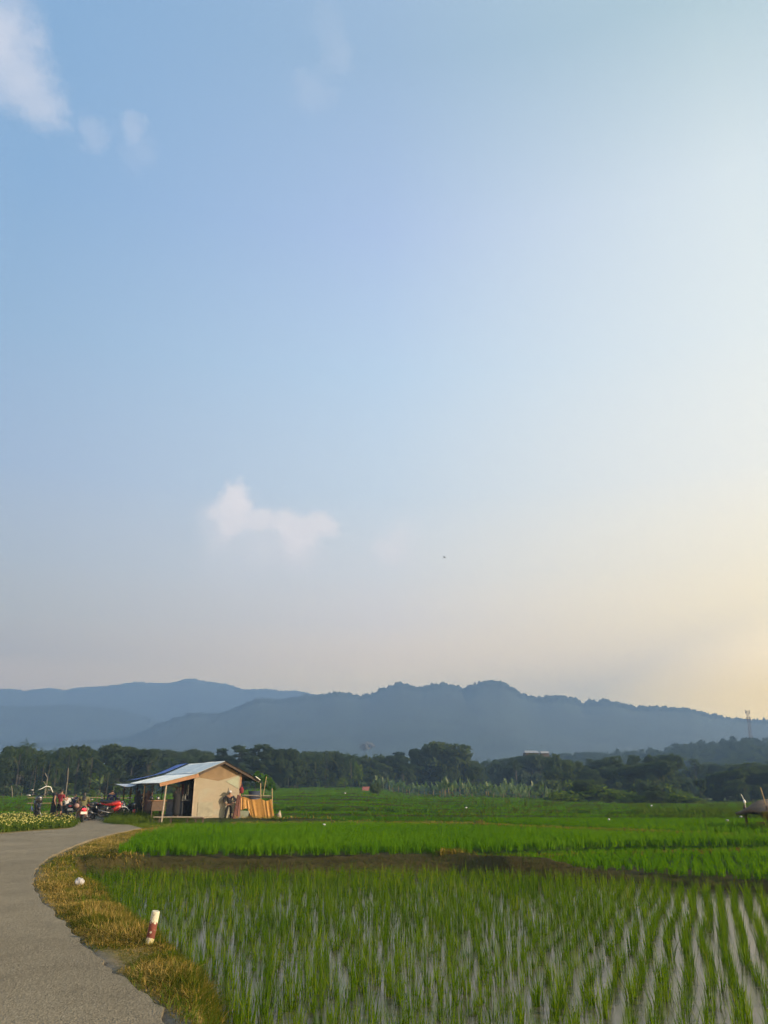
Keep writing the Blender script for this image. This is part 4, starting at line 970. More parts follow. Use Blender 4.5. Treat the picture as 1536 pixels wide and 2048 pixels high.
# roof sheets, corrugated
def corr(name, u0, u1, v0, v1, lift, mat_, amp=0.018, pitch=0.19, th=0.012):
    nu = 10; nv = int((v1 - v0) / pitch * 6); us = np.linspace(u0, u1, nu); vs = np.linspace(v0, v1, nv)
    Ug, Vg = np.meshgrid(us, vs, indexing='ij'); Zg = np.vectorize(roofz)(Ug) + lift + amp * np.sin(2 * np.pi * Vg / pitch) + 0.03 * (fbm(Ug * 0.8, Vg * 0.8, 2, 3) - 0.5)
    a = np.stack([Ug, Vg, Zg], -1); bq = a.copy(); bq[..., 2] -= th
    i, j = np.meshgrid(np.arange(nu - 1), np.arange(nv - 1), indexing='ij'); Fq = np.stack([i * nv + j, (i + 1) * nv + j, (i + 1) * nv + j + 1, i * nv + j + 1], -1).reshape(-1, 4)
    o = link(name, npmesh(name, np.vstack([a.reshape(-1, 3), bq.reshape(-1, 3)]), np.vstack([Fq, Fq[:, ::-1] + nu * nv]), True), mat_, stall); return o
corr('roof_sheet', um - 0.05, ur, -0.30, LR, 0.05, M['sheet'])
corr('roof_sheet', ul, um, -0.30, LR, 0.015, M['sheet'])
corr('roof_sheet', ur, ue, -0.30, LR, 0.05, M['rooftile'])
# blue tarpaulin over the far end and the sagging canopy flap
nu, nv = 14, 10; us = np.linspace(0, 1, nu); vs = np.linspace(0, 1, nv); Ug, Vg = np.meshgrid(us, vs, indexing='ij')
uu = (ur - 0.15) + (ul + 0.35 - ur + 0.15) * Ug; vv = LR - 0.15 + Vg * (2.6 + 0.6 * Ug)
zz = np.vectorize(roofz)(uu) + 0.16 - 0.06 * Vg ** 2 - 0.05 * np.sin(np.pi * Ug) * Vg
i, j = np.meshgrid(np.arange(nu - 1), np.arange(nv - 1), indexing='ij'); Fq = np.stack([i * nv + j, (i + 1) * nv + j, (i + 1) * nv + j + 1, i * nv + j + 1], -1).reshape(-1, 4)
a = np.stack([uu, vv, zz], -1).reshape(-1, 3); bq = a - np.array([0, 0, 0.012])
link('blue_tarp', npmesh('blue_tarp', np.vstack([a, bq]), np.vstack([Fq, Fq[:, ::-1] + nu * nv]), True), M['bluetarp'], stall)
M['flap'] = mat('grey_tarpaulin', (0.42, 0.46, 0.52), 0.6, 0.15, 3)
uu = ul + 0.3 - 1.35 * Ug * (0.35 + 0.65 * Vg); vv = LR - 2.6 + Vg * 4.6
zz = roofz(ul) + 0.03 - 0.10 * Ug - 0.10 * np.sin(np.pi * Vg * 2) * Ug - 0.05 * Vg
a = np.stack([uu, vv, zz], -1).reshape(-1, 3); bq = a - np.array([0, 0, 0.012])
link('canopy_flap', npmesh('canopy_flap', np.vstack([a, bq]), np.vstack([Fq, Fq[:, ::-1] + nu * nv]), True), M['flap'], stall)
# timber: fascia boards, purlins, posts
def beam(name, a, b_, w_, h_, mat_):
    a, b_ = Vector(a), Vector(b_); d = b_ - a; mb = MB(); rot = d.to_track_quat('X', 'Z').to_matrix(); mb.box((a + b_) / 2, (d.length, w_, h_), 0, rot); return mb.build(name, mat_, stall)
beam('fascia_board', (ul + 0.05, -0.22, roofz(ul) - 0.10), (um + 0.05, -0.22, zm - 0.10), 0.03, 0.17, M['timber'])
beam('fascia_board', (um + 0.06, -0.24, zm - 0.03), (ur, -0.24, zr - 0.03), 0.03, 0.12, M['darkwood'])
beam('fascia_board', (ur + 0.02, -0.24, zr - 0.04), (ue, -0.24, ze - 0.03), 0.03, 0.14, M['darkwood'])
for u_ in (ul + 0.12, um, ur - 0.03, ue - 0.2): beam('purlin', (u_, -0.2, roofz(u_) - 0.06), (u_, LR - 0.05, roofz(u_) - 0.06), 0.06, 0.07, M['darkwood'])
beam('rafter', (0.0, 2.4, roofz(0.0) - 0.75), (-1.35, 2.4, roofz(-1.35) - 0.1), 0.05, 0.07, M['palewood'])
def post(u_, v_, mat_, r_=0.035, lean=0.0): 
    mb = MB(); zt = roofz(min(max(u_, ul), ue)) - 0.06; mb.tube([(u_ - lean, v_, -0.25), (u_, v_, zt)], r_, 7); return mb.build('post', mat_, stall)
post(ul + 0.42, -0.16, M['palewood'], 0.045, 0.10); post(ul + 0.15, 1.6, M['darkwood'], 0.05); post(ul + 0.15, 3.4, M['bamboo'], 0.04); post(ul + 0.12, 5.0, M['darkwood'], 0.05); post(ul + 0.10, LR - 0.1, M['darkwood'], 0.045)
post(ul + 0.05, LR + 1.5, M['darkwood'], 0.045)
mb = MB(); mb.tube([(ul - 1.0, LR + 1.9, -0.25), (ul - 1.0, LR + 1.9, roofz(ul) - 0.12)], 0.035, 7); mb.build('post', M['darkwood'], stall)
post(uw, LR * 0.5, M['darkwood']); post(uw, LR - 0.1, M['darkwood']); post(0.0, LR - 0.1, M['darkwood'])
# back wall and the inner partition, counter
mb = MB(); mb.box(((uw) / 2 + 0.2, LR * 0.62, wl / 2), (uw - 0.4, 0.02, wl)); mb.build('back_wall', M['darkwood'], stall)
mb = MB(); mb.box((uw - 0.01, LR * 0.31, wr_ / 2 - 0.1), (0.02, LR * 0.6, wr_ - 0.1)); mb.build('side_wall', M['ply'], stall)
M['counter'] = mat('grey_board', (0.17, 0.17, 0.19), 0.7, 0.15, 3)
mb = MB(); mb.box((-0.42, 2.1, 0.46), (0.03, 3.3, 0.9)); mb.box((-0.30, 2.1, 0.93), (0.42, 3.4, 0.035)); cnt = mb.build('counter', M['counter'], stall)
mb = MB(); mb.box((0.55, 3.0, 1.55), (0.9, 1.8, 0.03)); mb.build('shelf', M['darkwood'], stall)
mb = MB(); mb.box((ue - 0.15, -0.32, ze + 0.14), (0.34, 0.16, 0.03), 0, Matrix.Rotation(R(33), 3, 'Y')); mb.build('roof_patch', M['white'], stall)
def W(u_, v_, z_=0.0): return tuple(HO + HU * u_ + HV * v_ + np.array([0, 0, HZ + z_ - HO[2]]))
# sachets hanging above the counter and bottles on it
for i in range(9):
    mb = MB(); h_ = 0.55 + 0.15 * random.random(); 
    for k in range(6): mb.box((0, 0.01 * (-1) ** k, -0.05 - k * h_ / 6), (0.015, 0.10, h_ / 6.4), 0)
    o = mb.build('sachet_strip', M[['white', 'steel', 'bluegrey', 'maroon'][i % 4]]); o.location = W(-0.18 + 0.03 * (i % 2), 0.45 + i * 0.36, 1.78); o.rotation_euler = (0, 0, HA + random.uniform(-.3, .3))
    tag(o, 'hanging strip of small snack sachets above the grey counter', 'snack strip', 'snack strips hanging over the counter')
for i in range(8):
    mb = MB(); mb.tube([(0, 0, 0), (0, 0, 0.17), (0, 0, 0.22), (0, 0, 0.27)], [0.036, 0.036, 0.014, 0.014], 10); o = mb.build('bottle', M['bluegrey' if i % 2 else 'white'], None, True)
    mb = MB(); mb.tube([(0, 0, 0.27), (0, 0, 0.295)], 0.017, 8); mb.build('cap', M['white'], o)
    o.location = W(-0.3 + 0.1 * (i % 2), 0.5 + i * 0.22, 0.95); tag(o, 'small drink bottle standing on the grey stall counter', 'bottle', 'bottles on the counter')
# long bench in front
b0 = at(308, 1635, 0.42); b1 = at(406, 1636, 0.42)
def bench(a, b_, hgt):
    a = np.array(a); b_ = np.array(b_); mid = (a + b_) / 2; L = float(np.hypot(*(b_ - a)[:2])); rz = math.atan2(b_[1] - a[1], b_[0] - a[0]); z0 = gz(mid[0], mid[1])
    t = empty('bench', (mid[0], mid[1], z0), rz, 'long low plank bench with dark legs in front of the stall', 'bench')
    mb = MB(); mb.box((0, 0, hgt), (L, 0.30, 0.045)); mb.build('seat', M['palewood'], t, bevel=0.006)
    for x in (-L / 2 + 0.25, -L / 6, L / 6, L / 2 - 0.42, L / 2 - 0.06):
        mb = MB(); mb.tube([(x, 0.10, -0.1), (x + 0.06, 0.10, hgt - 0.02)], [0.028, 0.034], 6); mb.build('leg', M['darkwood'], t)
        mb = MB(); mb.tube([(x, -0.10, -0.1), (x + 0.06, -0.10, hgt - 0.02)], [0.028, 0.034], 6); mb.build('leg', M['darkwood'], t)
    mb = MB(); mb.box((L / 2 - 0.3, 0, hgt - 0.05), (0.5, 0.24, 0.05)); mb.build('brace', M['darkwood'], t)
HB = 0.45; a_ = at(308, 1633.5, HB); b_ = at(407, 1634.5, HB)
yb = HO[1] - 2.6; bench(at_dist(308, 1634, yb), at_dist(407, 1634, yb + 0.1), at_dist(350, 1634, yb)[2] - gz(-11, yb))
# serving cart under the roof
cx, cy_, _ = W(ul + 0.25, 0.9)
cart = empty('serving_cart', (cx, cy_, gz(cx, cy_)), HA, 'small brown wooden serving cart behind the slanting front post', 'cart')
mb = MB(); mb.box((0, 0, 0.62), (0.75, 0.95, 0.5)); mb.build('cabinet', mat('cart_wood', (0.07, 0.038, 0.022), 0.6, 0.3, 8), cart, bevel=0.01)
for x in (-0.32, 0.32):
    for y in (-0.42, 0.42): mb = MB(); mb.box((x, y, 0.18), (0.05, 0.05, 0.37)); mb.build('leg', M['darkwood'], cart)
mb = MB(); mb.box((0, 0, 0.885), (0.85, 1.05, 0.03)); mb.build('top', M['timber'], cart)
for k, (x, y, mt, lb) in enumerate(((-0.2, -0.3, 'black', 'black kettle standing on the brown serving cart'), (0.12, -0.2, 'steel', 'grey bowl set on the brown serving cart'), (0.0, 0.25, 'red', 'red plastic jar on the brown serving cart'))):
    mb = MB(); r_ = (0.11, 0.09, 0.08)[k]; mb.tube([(0, 0, 0), (0, 0, 0.06), (0, 0, 0.16), (0, 0, 0.2)], [r_ * 0.7, r_, r_ * 0.9, r_ * 0.5], 12)
    if k == 0: mb.tube([(0.08, 0, 0.1), (0.17, 0, 0.18)], [0.02, 0.012], 6)
    o = mb.build(('kettle', 'bowl', 'jar')[k], M[mt], None, True); o.location = (cx + x, cy_ + y, gz(cx, cy_) + 0.9); tag(o, lb, ('kettle', 'bowl', 'jar')[k])

# ------------------------------------------------------------------ tarp-walled washing corner
yt = HO[1] + 0.9
Pz = lambda px, py, y=yt: Vector(tuple(at_dist(px, py, y)))
g0 = gz(Pz(515, 1640)[0], yt)
scr = empty('tarp_enclosure', (Pz(515, 1640)[0], yt, g0), 0, 'orange tarpaulin screen hung from bamboo poles beside the stall', 'tarp screen')
o0 = Vector((Pz(515, 1640)[0], yt, g0))
def cloth_sheet(name, top, bot, wav, amp, mt, parent, th=0.015, nx=60, nz=16, seed=0):
    """hanging sheet: polyline of the top edge and of the bottom edge, pleated"""
    top = np.array(top, float); bot = np.array(bot, float); s = np.linspace(0, 1, nx); zt = np.linspace(0, 1, nz)
    def pl(Lp): q = np.r_[0, np.cumsum(np.linalg.norm(np.diff(Lp, axis=0), axis=1))]; q /= q[-1]; return np.stack([np.interp(s, q, Lp[:, k]) for k in range(3)], -1)
    A_, B_ = pl(top), pl(bot); G = A_[:, None] + (B_ - A_)[:, None] * zt[None, :, None]
    w1 = np.sin(s * wav * 6.28 + 2.2 * np.sin(s * 9 + seed))[:, None] * (0.35 + 0.65 * zt[None]) + 0.15 * np.sin(s * wav * 15 + zt[None].T * 3 + seed).T
    G[..., 1] += amp * w1; G[..., 0] += 0.4 * amp * np.cos(s * wav * 6.28)[:, None] * zt[None]
    a = G.reshape(-1, 3); bq = a + np.array([0, th, 0]); i, j = np.meshgrid(np.arange(nx - 1), np.arange(nz - 1), indexing='ij')
    Fq = np.stack([i * nz + j, (i + 1) * nz + j, (i + 1) * nz + j + 1, i * nz + j + 1], -1).reshape(-1, 4)
    return link(name, npmesh(name, np.vstack([a, bq]), np.vstack([Fq, Fq[:, ::-1] + nx * nz]), True), mt, parent)
def L3(pts, y=yt): return [tuple(Pz(px, py, y) - o0) for px, py in pts]
cloth_sheet('curtain', L3([(481, 1594), (489, 1594), (500, 1598.5), (511, 1599), (521, 1597)]), L3([(498, 1624), (503, 1634), (511, 1643), (520, 1650), (529, 1650)]), 1.2, 0.025, M['orange'], scr, seed=1)
cloth_sheet('curtain', L3([(480, 1595), (486, 1596), (491, 1599), (497, 1601)]), L3([(480, 1619), (485, 1620), (491, 1617), (499, 1618)], yt - 0.05), 1, 0.03, M['orange'], scr, seed=4)
cloth_sheet('curtain', L3([(521, 1597), (526, 1600), (534, 1602), (543, 1598)]), L3([(527, 1650), (536, 1652), (545, 1651), (551, 1649)]), 1.1, 0.03, M['orange'], scr, seed=2)
cloth_sheet('curtain', L3([(500, 1622), (506, 1634), (512, 1644)], yt + 0.10), L3([(488, 1652), (500, 1651), (516, 1651)], yt + 0.12), 2, 0.03, M['plydark'], scr, seed=3)
for px, p0, p1 in ((482, 1592, 1651), (521, 1566, 1651), (544, 1577, 1651)):
    mb = MB(); mb.tube([tuple(Pz(px + 2, p1, yt + 0.08) - o0 - Vector((0, 0, 0.2))), tuple(Pz(px, p0, yt + 0.08) - o0)], 0.028, 7); mb.build('pole', M['bamboo'], scr)
mb = MB(); mb.tube([tuple(Pz(526, 1592, yt + 0.08) - o0), tuple(Pz(533, 1553, yt + 0.08) - o0)], 0.022, 7); mb.build('pole', M['bamboo'], scr)
for y0, y1 in ((1590.5, 1592), (1594, 1595.5)):
    mb = MB(); mb.tube([tuple(Pz(484, y0, yt + 0.10) - o0), tuple(Pz(545, y1, yt + 0.10) - o0)], 0.026, 7); mb.build('rail', M['palewood'] if y0 < 1592 else M['darkwood'], scr)
# leaning boards, cloth, bag, tub and plant around it
mb = MB(); mb.slab([tuple(Pz(480, 1652, yt - 0.25)), tuple(Pz(490, 1651, yt - 0.25)), tuple(Pz(499, 1622, yt - 0.1)), tuple(Pz(480, 1621, yt - 0.1))], 0.012)
tag(mb.build('leaning_board', M['plygreen']), 'grey green board leaning under the orange tarp', 'board')
mb = MB(); mb.slab([tuple(Pz(470, 1650, yt - 0.35)), tuple(Pz(480, 1650, yt - 0.35)), tuple(Pz(480, 1632, yt - 0.28)), tuple(Pz(472, 1632, yt - 0.28))], 0.012)
tag(mb.build('leaning_board', mat('grey_board_small', (0.22, 0.23, 0.20), 0.8, 0.2, 3)), 'short grey board at the foot of the brown cloth', 'board')
sv = scr; clo = cloth_sheet('hanging_cloth', [tuple(Pz(475, 1589, yt - 0.32)), tuple(Pz(482, 1592, yt - 0.32))], [tuple(Pz(461, 1648, yt - 0.42)), tuple(Pz(479, 1633, yt - 0.36))], 2, 0.04, M['rust_cloth'], None, seed=6)
tag(clo, 'reddish brown cloth hanging from the corner post of the stall', 'cloth')
mb = MB(); c = Pz(483, 1579, yt - 0.2); mb.tube([(0, 0, -0.22), (0.01, 0, -0.16), (-0.01, 0, 0.02), (0, 0, 0.12), (0, 0, 0.15)], [0.03, 0.11, 0.13, 0.07, 0.02], 9, 0, True, 0.6); mb.tube([(-0.05, 0, 0.12), (0, 0, 0.32), (0.05, 0, 0.12)], 0.012, 5)
o = mb.build('shopping_bag', M['maroon_cloth'], None, True); o.location = c; tag(o, 'red plastic bag hanging beside the stall corner post', 'bag')
c = Pz(508, 1600, yt + 1.0); tub = empty('plant_tub', (c[0], c[1], gz(c[0], c[1])), 0, 'dark barrel tub with a leafy plant behind the tarp screen', 'potted plant')
mb = MB(); mb.tube([(0, 0, 0), (0, 0, 0.4), (0, 0, 1.55)], [0.28, 0.32, 0.33], 14); mb.build('barrel', M['bluegrey'], tub, True)
mb = MB(); mb.tube([(0, 0, 0.8), (0.05, 0, 2.2)], [0.03, 0.015], 6); mb.build('stem', M['bark'], tub)
V, F, T = blobs_crown([(-0.3, 0, 1.95, 0.5, 0.4, 0.38), (0.4, 0.1, 1.9, 0.5, 0.4, 0.42), (0.1, 0, 2.15, 0.45, 0.4, 0.3), (0.75, 0, 1.7, 0.3, 0.3, 0.3)], 420, 0.12); link('foliage', npmesh('foliage', V, F, False, {'tint': T}), M['crop'], tub)
mb = MB(); c = Pz(557, 1640, yt); mb.tube([(0, 0, -0.05), (0.02, 0, 0.28), (0.06, 0.02, 0.55)], [0.17, 0.13, 0.015], 9); o = mb.build('sack', M['palewood'], None, True); o.location = (c[0], c[1], gz(c[0], c[1])); tag(o, 'pale pointed sack standing right of the orange screen', 'sack')

# ------------------------------------------------------------------ people
def skin(name, nodes, edges, mt, parent, sub=2, root=0):
    me = bpy.data.meshes.new(name); me.from_pydata([n_[0] for n_ in nodes], edges, []); o = link(name, me, mt, parent)
    sk = o.modifiers.new('skin', 'SKIN'); sk.use_smooth_shade = True; sk.branch_smoothing = 0.6
    for i, n_ in enumerate(nodes):
        r_ = n_[1]; d = me.skin_vertices[0].data[i]; d.radius = r_ if isinstance(r_, tuple) else (r_, r_); d.use_root = (i == root)
    sb = o.modifiers.new('subdivision', 'SUBSURF'); sb.levels = sub; sb.render_levels = sub; return o
J0 = dict(pel=(0, 0, .90), sp=(0, 0, 1.08), ch=(0, 0, 1.27), nk=(0, .005, 1.42), hd=(0, -.015, 1.52), tp=(0, 0, 1.60), no=(0, -.112, 1.515),
          shL=(.165, 0, 1.355), elL=(.22, .03, 1.10), wrL=(.235, -.05, .87), shR=(-.165, 0, 1.355), elR=(-.22, .03, 1.10), wrR=(-.235, -.05, .87),
          hiL=(.088, 0, .86), knL=(.10, -.02, .47), anL=(.105, .02, .085), toL=(.115, -.13, .03), hiR=(-.088, 0, .86), knR=(-.10, -.02, .47), anR=(-.105, .02, .085), toR=(-.115, -.13, .03))
def person(loc, rz, Ht, label, shirt, pants, hair='short', sleeve=0.5, pose=None, robe=None, shoes='black_cloth', shorts=False, skinm=None, cap=None, group=None):
    s = Ht / 1.65; J = dict(J0); J.update(pose or {}); J = {k: Vector(v) * s for k, v in J.items()}
    t = empty('person', loc, rz, label, 'person', group)
    nodes = []; edges = []; idx = {}
    def nd_(k, p, r_, par=None):
        idx[k] = len(nodes); nodes.append((tuple(p), tuple(q_ * s for q_ in r_) if isinstance(r_, tuple) else r_ * s))
        if par is not None: edges.append((idx[par], idx[k]))
    nd_('pel', J['pel'], (.125, .095)); nd_('sp', J['sp'], (.105, .08), 'pel'); nd_('ch', J['ch'], (.125, .09), 'sp'); nd_('nk', J['nk'], .052, 'ch'); nd_('hd', J['hd'], (.078, .095), 'nk'); nd_('tp', J['tp'], (.066, .08), 'hd'); nd_('no', J['no'], .017, 'hd')
    for S in 'LR':
        nd_('sh' + S, J['sh' + S], .055, 'ch'); nd_('el' + S, J['el' + S], .042, 'sh' + S); nd_('wr' + S, J['wr' + S], .029, 'el' + S)
        d = (J['wr' + S] - J['el' + S]).normalized(); side = d.cross(Vector((0, 1, 0.2))).normalized(); pm = J['wr' + S] + d * 0.075 * s
        nd_('pa' + S, pm, (.036, .016), 'wr' + S)
        for k in range(4):
            b1 = pm + side * (k - 1.5) * .019 * s + d * .035 * s; ln = (.062, .072, .068, .05)[k] * s; bend = Vector((0, -1, 0)) * 0.25 * ln
            nd_(f'f{k}{S}', b1, .0095, 'pa' + S); nd_(f'g{k}{S}', b1 + d * ln * .6, .0085, f'f{k}{S}'); nd_(f'h{k}{S}', b1 + d * ln + bend, .007, f'g{k}{S}')
        tb = J['wr' + S] + d * .03 * s + side * -.032 * s; nd_('t1' + S, tb, .011, 'wr' + S); nd_('t2' + S, tb + d * .04 * s + side * -.022 * s, .009, 't1' + S)
        nd_('hi' + S, J['hi' + S], .082, 'pel'); nd_('kn' + S, J['kn' + S], .052, 'hi' + S); nd_('an' + S, J['an' + S], .036, 'kn' + S); nd_('to' + S, J['to' + S], .03, 'an' + S)
    skin('body', nodes, edges, M[skinm or 'skin'], t)
    lerp = lambda a, b_, f: tuple(J[a].lerp(J[b_], f))
    # shirt
    if shirt:
        nn = [(lerp('pel', 'sp', -.15), (.145 * s, .115 * s)), (lerp('sp', 'sp', 0), (.13 * s, .10 * s)), (tuple(J['ch']), (.148 * s, .112 * s)), (lerp('ch', 'nk', .7), (.075 * s, .07 * s))]; ee = [(0, 1), (1, 2), (2, 3)]
        for S in 'LR':
            b0_ = len(nn); nn += [(tuple(J['sh' + S]), .073 * s)]; ee.append((2, b0_))
            nn.append((lerp('sh' + S, 'el' + S, min(1, sleeve * 2)), .060 * s)); ee.append((b0_, b0_ + 1))
            if sleeve > .5: nn.append((lerp('el' + S, 'wr' + S, (sleeve - .5) * 2), .042 * s)); ee.append((b0_ + 1, b0_ + 2))
        skin('shirt', nn, ee, M[shirt], t)
    if pants:
        nn = [(lerp('pel', 'sp', .12), (.14 * s, .11 * s)), (tuple(J['pel']), (.145 * s, .112 * s))]; ee = [(0, 1)]
        for S in 'LR':
            b0_ = len(nn); nn.append((tuple(J['hi' + S]), .098 * s)); ee.append((1, b0_)); nn.append((tuple(J['kn' + S]), .07 * s)); ee.append((b0_, b0_ + 1))
            if not shorts: nn.append((lerp('kn' + S, 'an' + S, .93), .052 * s)); ee.append((b0_ + 1, b0_ + 2))
        skin('trousers', nn, ee, M[pants], t)
    for S in 'LR':
        skin('shoe', [(tuple(J['an' + S] - Vector((0, -.02, .045)) * s), .04 * s), (tuple(J['to' + S]), .036 * s)], [(0, 1)], M[shoes], t, 1)
    if robe:
        nn = [(tuple(J['nk']), .075 * s), (tuple(J['ch']), (.19 * s, .15 * s)), (tuple(J['sp']), (.20 * s, .165 * s)), (tuple(J['pel']), (.21 * s, .18 * s)), ((J['pel'].x, J['pel'].y, .45 * s), (.22 * s, .19 * s)), ((J['pel'].x, J['pel'].y, .08 * s), (.24 * s, .21 * s))]
        skin('robe', nn, [(i, i + 1) for i in range(5)], M[robe], t)
    hd, tp, nk = J['hd'], J['tp'], J['nk']
    mb = MB(); e0 = hd + Vector((0, -.085, .012)) * s
    for sx in (-1, 1): mb.ball(tuple(e0 + Vector((sx * .03, 0, 0)) * s), .011 * s, 8, 6)
    mb.build('eyes', M['hair'], t, True)
    mb = MB(); mb.ball(tuple(hd + Vector((0, -.088, -.048)) * s), (.022 * s, .008 * s, .006 * s), 8, 5); mb.build('mouth', M['maroon'], t, True)
    if hair == 'veil':
        skin('veil', [(tuple(tp + Vector((0, .01, -.02)) * s), (.10 * s, .115 * s)), (tuple(hd + Vector((0, .025, -.02)) * s), (.10 * s, .105 * s)), (tuple(nk + Vector((0, .0, .0))), (.12 * s, .10 * s)), (lerp('ch', 'nk', .1), (.20 * s, .14 * s))], [(0, 1), (1, 2), (2, 3)], M[robe or shirt], t)
    else:
        nn = [(tuple(tp + Vector((0, .012, -.01)) * s), (.084 * s, .092 * s)), (tuple(hd + Vector((0, .045, 0)) * s), (.082 * s, .07 * s)), (tuple(nk + Vector((0, .05, .03)) * s), (.06 * s, .04 * s))]
        if hair == 'long': nn.append((tuple(lerp('ch', 'nk', .1)[k] + (0, .12 * s, 0)[k] for k in range(3)), (.10 * s, .045 * s))); nn.append((tuple(lerp('ch', 'sp', .45)[k] + (0, .13 * s, 0)[k] for k in range(3)), (.085 * s, .035 * s)))
        skin('hair', nn, [(i, i + 1) for i in range(len(nn) - 1)], M['hair'], t)
    if cap:
        mb = MB(); mb.ball(tuple(hd + Vector((0, .0, .035)) * s), (.098 * s, .112 * s, .105 * s), 16, 8, 0, 0.0)
        mb.slab([tuple(hd + Vector(v) * s) for v in ((-.085, -.06, .045), (-.07, -.16, .03), (0, -.195, .025), (.07, -.16, .03), (.085, -.06, .045))], .012 * s); mb.build('cap', M[cap], t, True)
    return t
AK = dict(elL=(.36, .06, 1.13), wrL=(.19, -.02, .97), elR=(-.37, .06, 1.13), wrR=(-.20, -.02, .97))
pw = np.array(W(*[onwall(453, 1640)[0], -0.30])); pw[2] = gz(pw[0], pw[1]) - 0.02
person(tuple(pw), R(18), 1.62, 'woman in a white cap and dark outfit with hands on hips before the plywood wall', 'plum_cloth', 'black_cloth', 'long', 0.9,
       {**AK, 'anL': (.14, .02, .085), 'toL': (.17, -.12, .03), 'anR': (-.20, .03, .085), 'toR': (-.24, -.11, .03), 'knR': (-.15, -.02, .47)}, cap='white_cloth', shoes='white_cloth')
def spot(px, y, py=1600): p = at_dist(px, py, y); return (p[0], p[1], gz(p[0], p[1]))
STAND2 = dict(elL=(.20, -.08, 1.12), wrL=(.14, -.27, 1.08), elR=(-.20, -.08, 1.12), wrR=(-.14, -.27, 1.08))
person(spot(121, 47), R(165), 1.70, 'person in a dark red shirt and black shorts standing with back turned by the weeds', 'maroon_cloth', 'black_cloth', 'short', .45, STAND2, shorts=True, cap='black_cloth')
person(spot(109, 50.5), R(120), 1.55, 'person wrapped in long black clothes left of the dark red shirt', None, None, 'veil', robe='black_cloth')
RIDE = dict(pel=(0, .06, .80), sp=(0, .02, .98), ch=(0, -.04, 1.16), nk=(0, -.06, 1.30), hd=(0, -.085, 1.40), tp=(0, -.07, 1.48), no=(0, -.185, 1.395), shL=(.165, -.04, 1.245), shR=(-.165, -.04, 1.245), elL=(.26, -.22, 1.06), wrL=(.27, -.46, 1.02), elR=(-.26, -.22, 1.06), wrR=(-.27, -.46, 1.02),
            hiL=(.10, .02, .77), knL=(.20, -.32, .66), anL=(.20, -.22, .30), toL=(.21, -.36, .25), hiR=(-.10, .02, .77), knR=(-.20, -.32, .66), anR=(-.20, -.22, .30), toR=(-.21, -.36, .25))
RIDEF = dict(RIDE, anL=(.30, -.10, .085), toL=(.33, -.23, .03), knL=(.24, -.26, .50))
person(spot(134, 49.5), R(215), 1.60, 'person in a white top leaning over a dark motorbike beside the red shirt', 'white_cloth', 'black_cloth', 'short', .6, RIDE)
person(spot(149, 51), R(170), 1.55, 'rider in a navy top with red trousers between the white top and the red scooter', 'navy_cloth', 'maroon_cloth', 'short', .45, RIDE)
RS = spot(168, 43.5)
person((RS[0], RS[1] + 0.02, RS[2]), R(204), 1.78, 'long haired rider in olive sleeves and beige trousers on the red scooter', 'olive_cloth', 'beige_cloth', 'long', .9, RIDEF, shoes='beige_cloth')
person(spot(223, 47.5), R(190), 1.72, 'man in a navy shirt behind the red sport motorbike', 'navy_cloth', 'black_cloth', 'short', .7)
person(spot(235, 48.2), R(200), 1.25, 'small child in a pale pink shirt beside the man in navy', 'pink_cloth', 'maroon_cloth', 'short', .45)
person(spot(276, 47.6), R(150), 1.68, 'person all in black under the canopy nearest the parked bikes', 'black_cloth', 'black_cloth', 'veil', .9, robe='black_cloth')
person(spot(287, 48.4), R(190), 1.68, 'bare headed person in charcoal clothes standing between two robed figures', 'charcoal_cloth', 'black_cloth', 'short', .8)
person(spot(296, 47.0), R(205), 1.70, 'person in a long dark brown robe beside the canopy post', 'brown_cloth', 'black_cloth', 'veil', .9, robe='brown_cloth')
pk = W(ul + 1.25, 0.55)
person((pk[0], pk[1], gz(pk[0], pk[1])), R(200), 1.62, 'large figure in a black veil and coat bending at the grey counter', 'black_cloth', 'black_cloth', 'veil', .9, dict(STAND2, ch=(0, -.08, 1.25), nk=(0, -.12, 1.39), hd=(0, -.15, 1.48), tp=(0, -.14, 1.56), no=(0, -.255, 1.47)), robe='black_cloth')
# shoulder bag of the scooter rider
mb = MB(); mb.ball((0, 0, 0), (0.13, 0.08, 0.12), 12, 8); mb.tube([(-0.08, 0, 0.10), (0, 0.05, 0.38), (0.10, 0, 0.12)], 0.012, 5); o = mb.build('handbag', M['pink_cloth'], None, True)
o.location = (RS[0] - 0.30, RS[1] - 0.10, RS[2] + 0.93); tag(o, 'pale pink handbag at the hip of the scooter rider', 'bag')

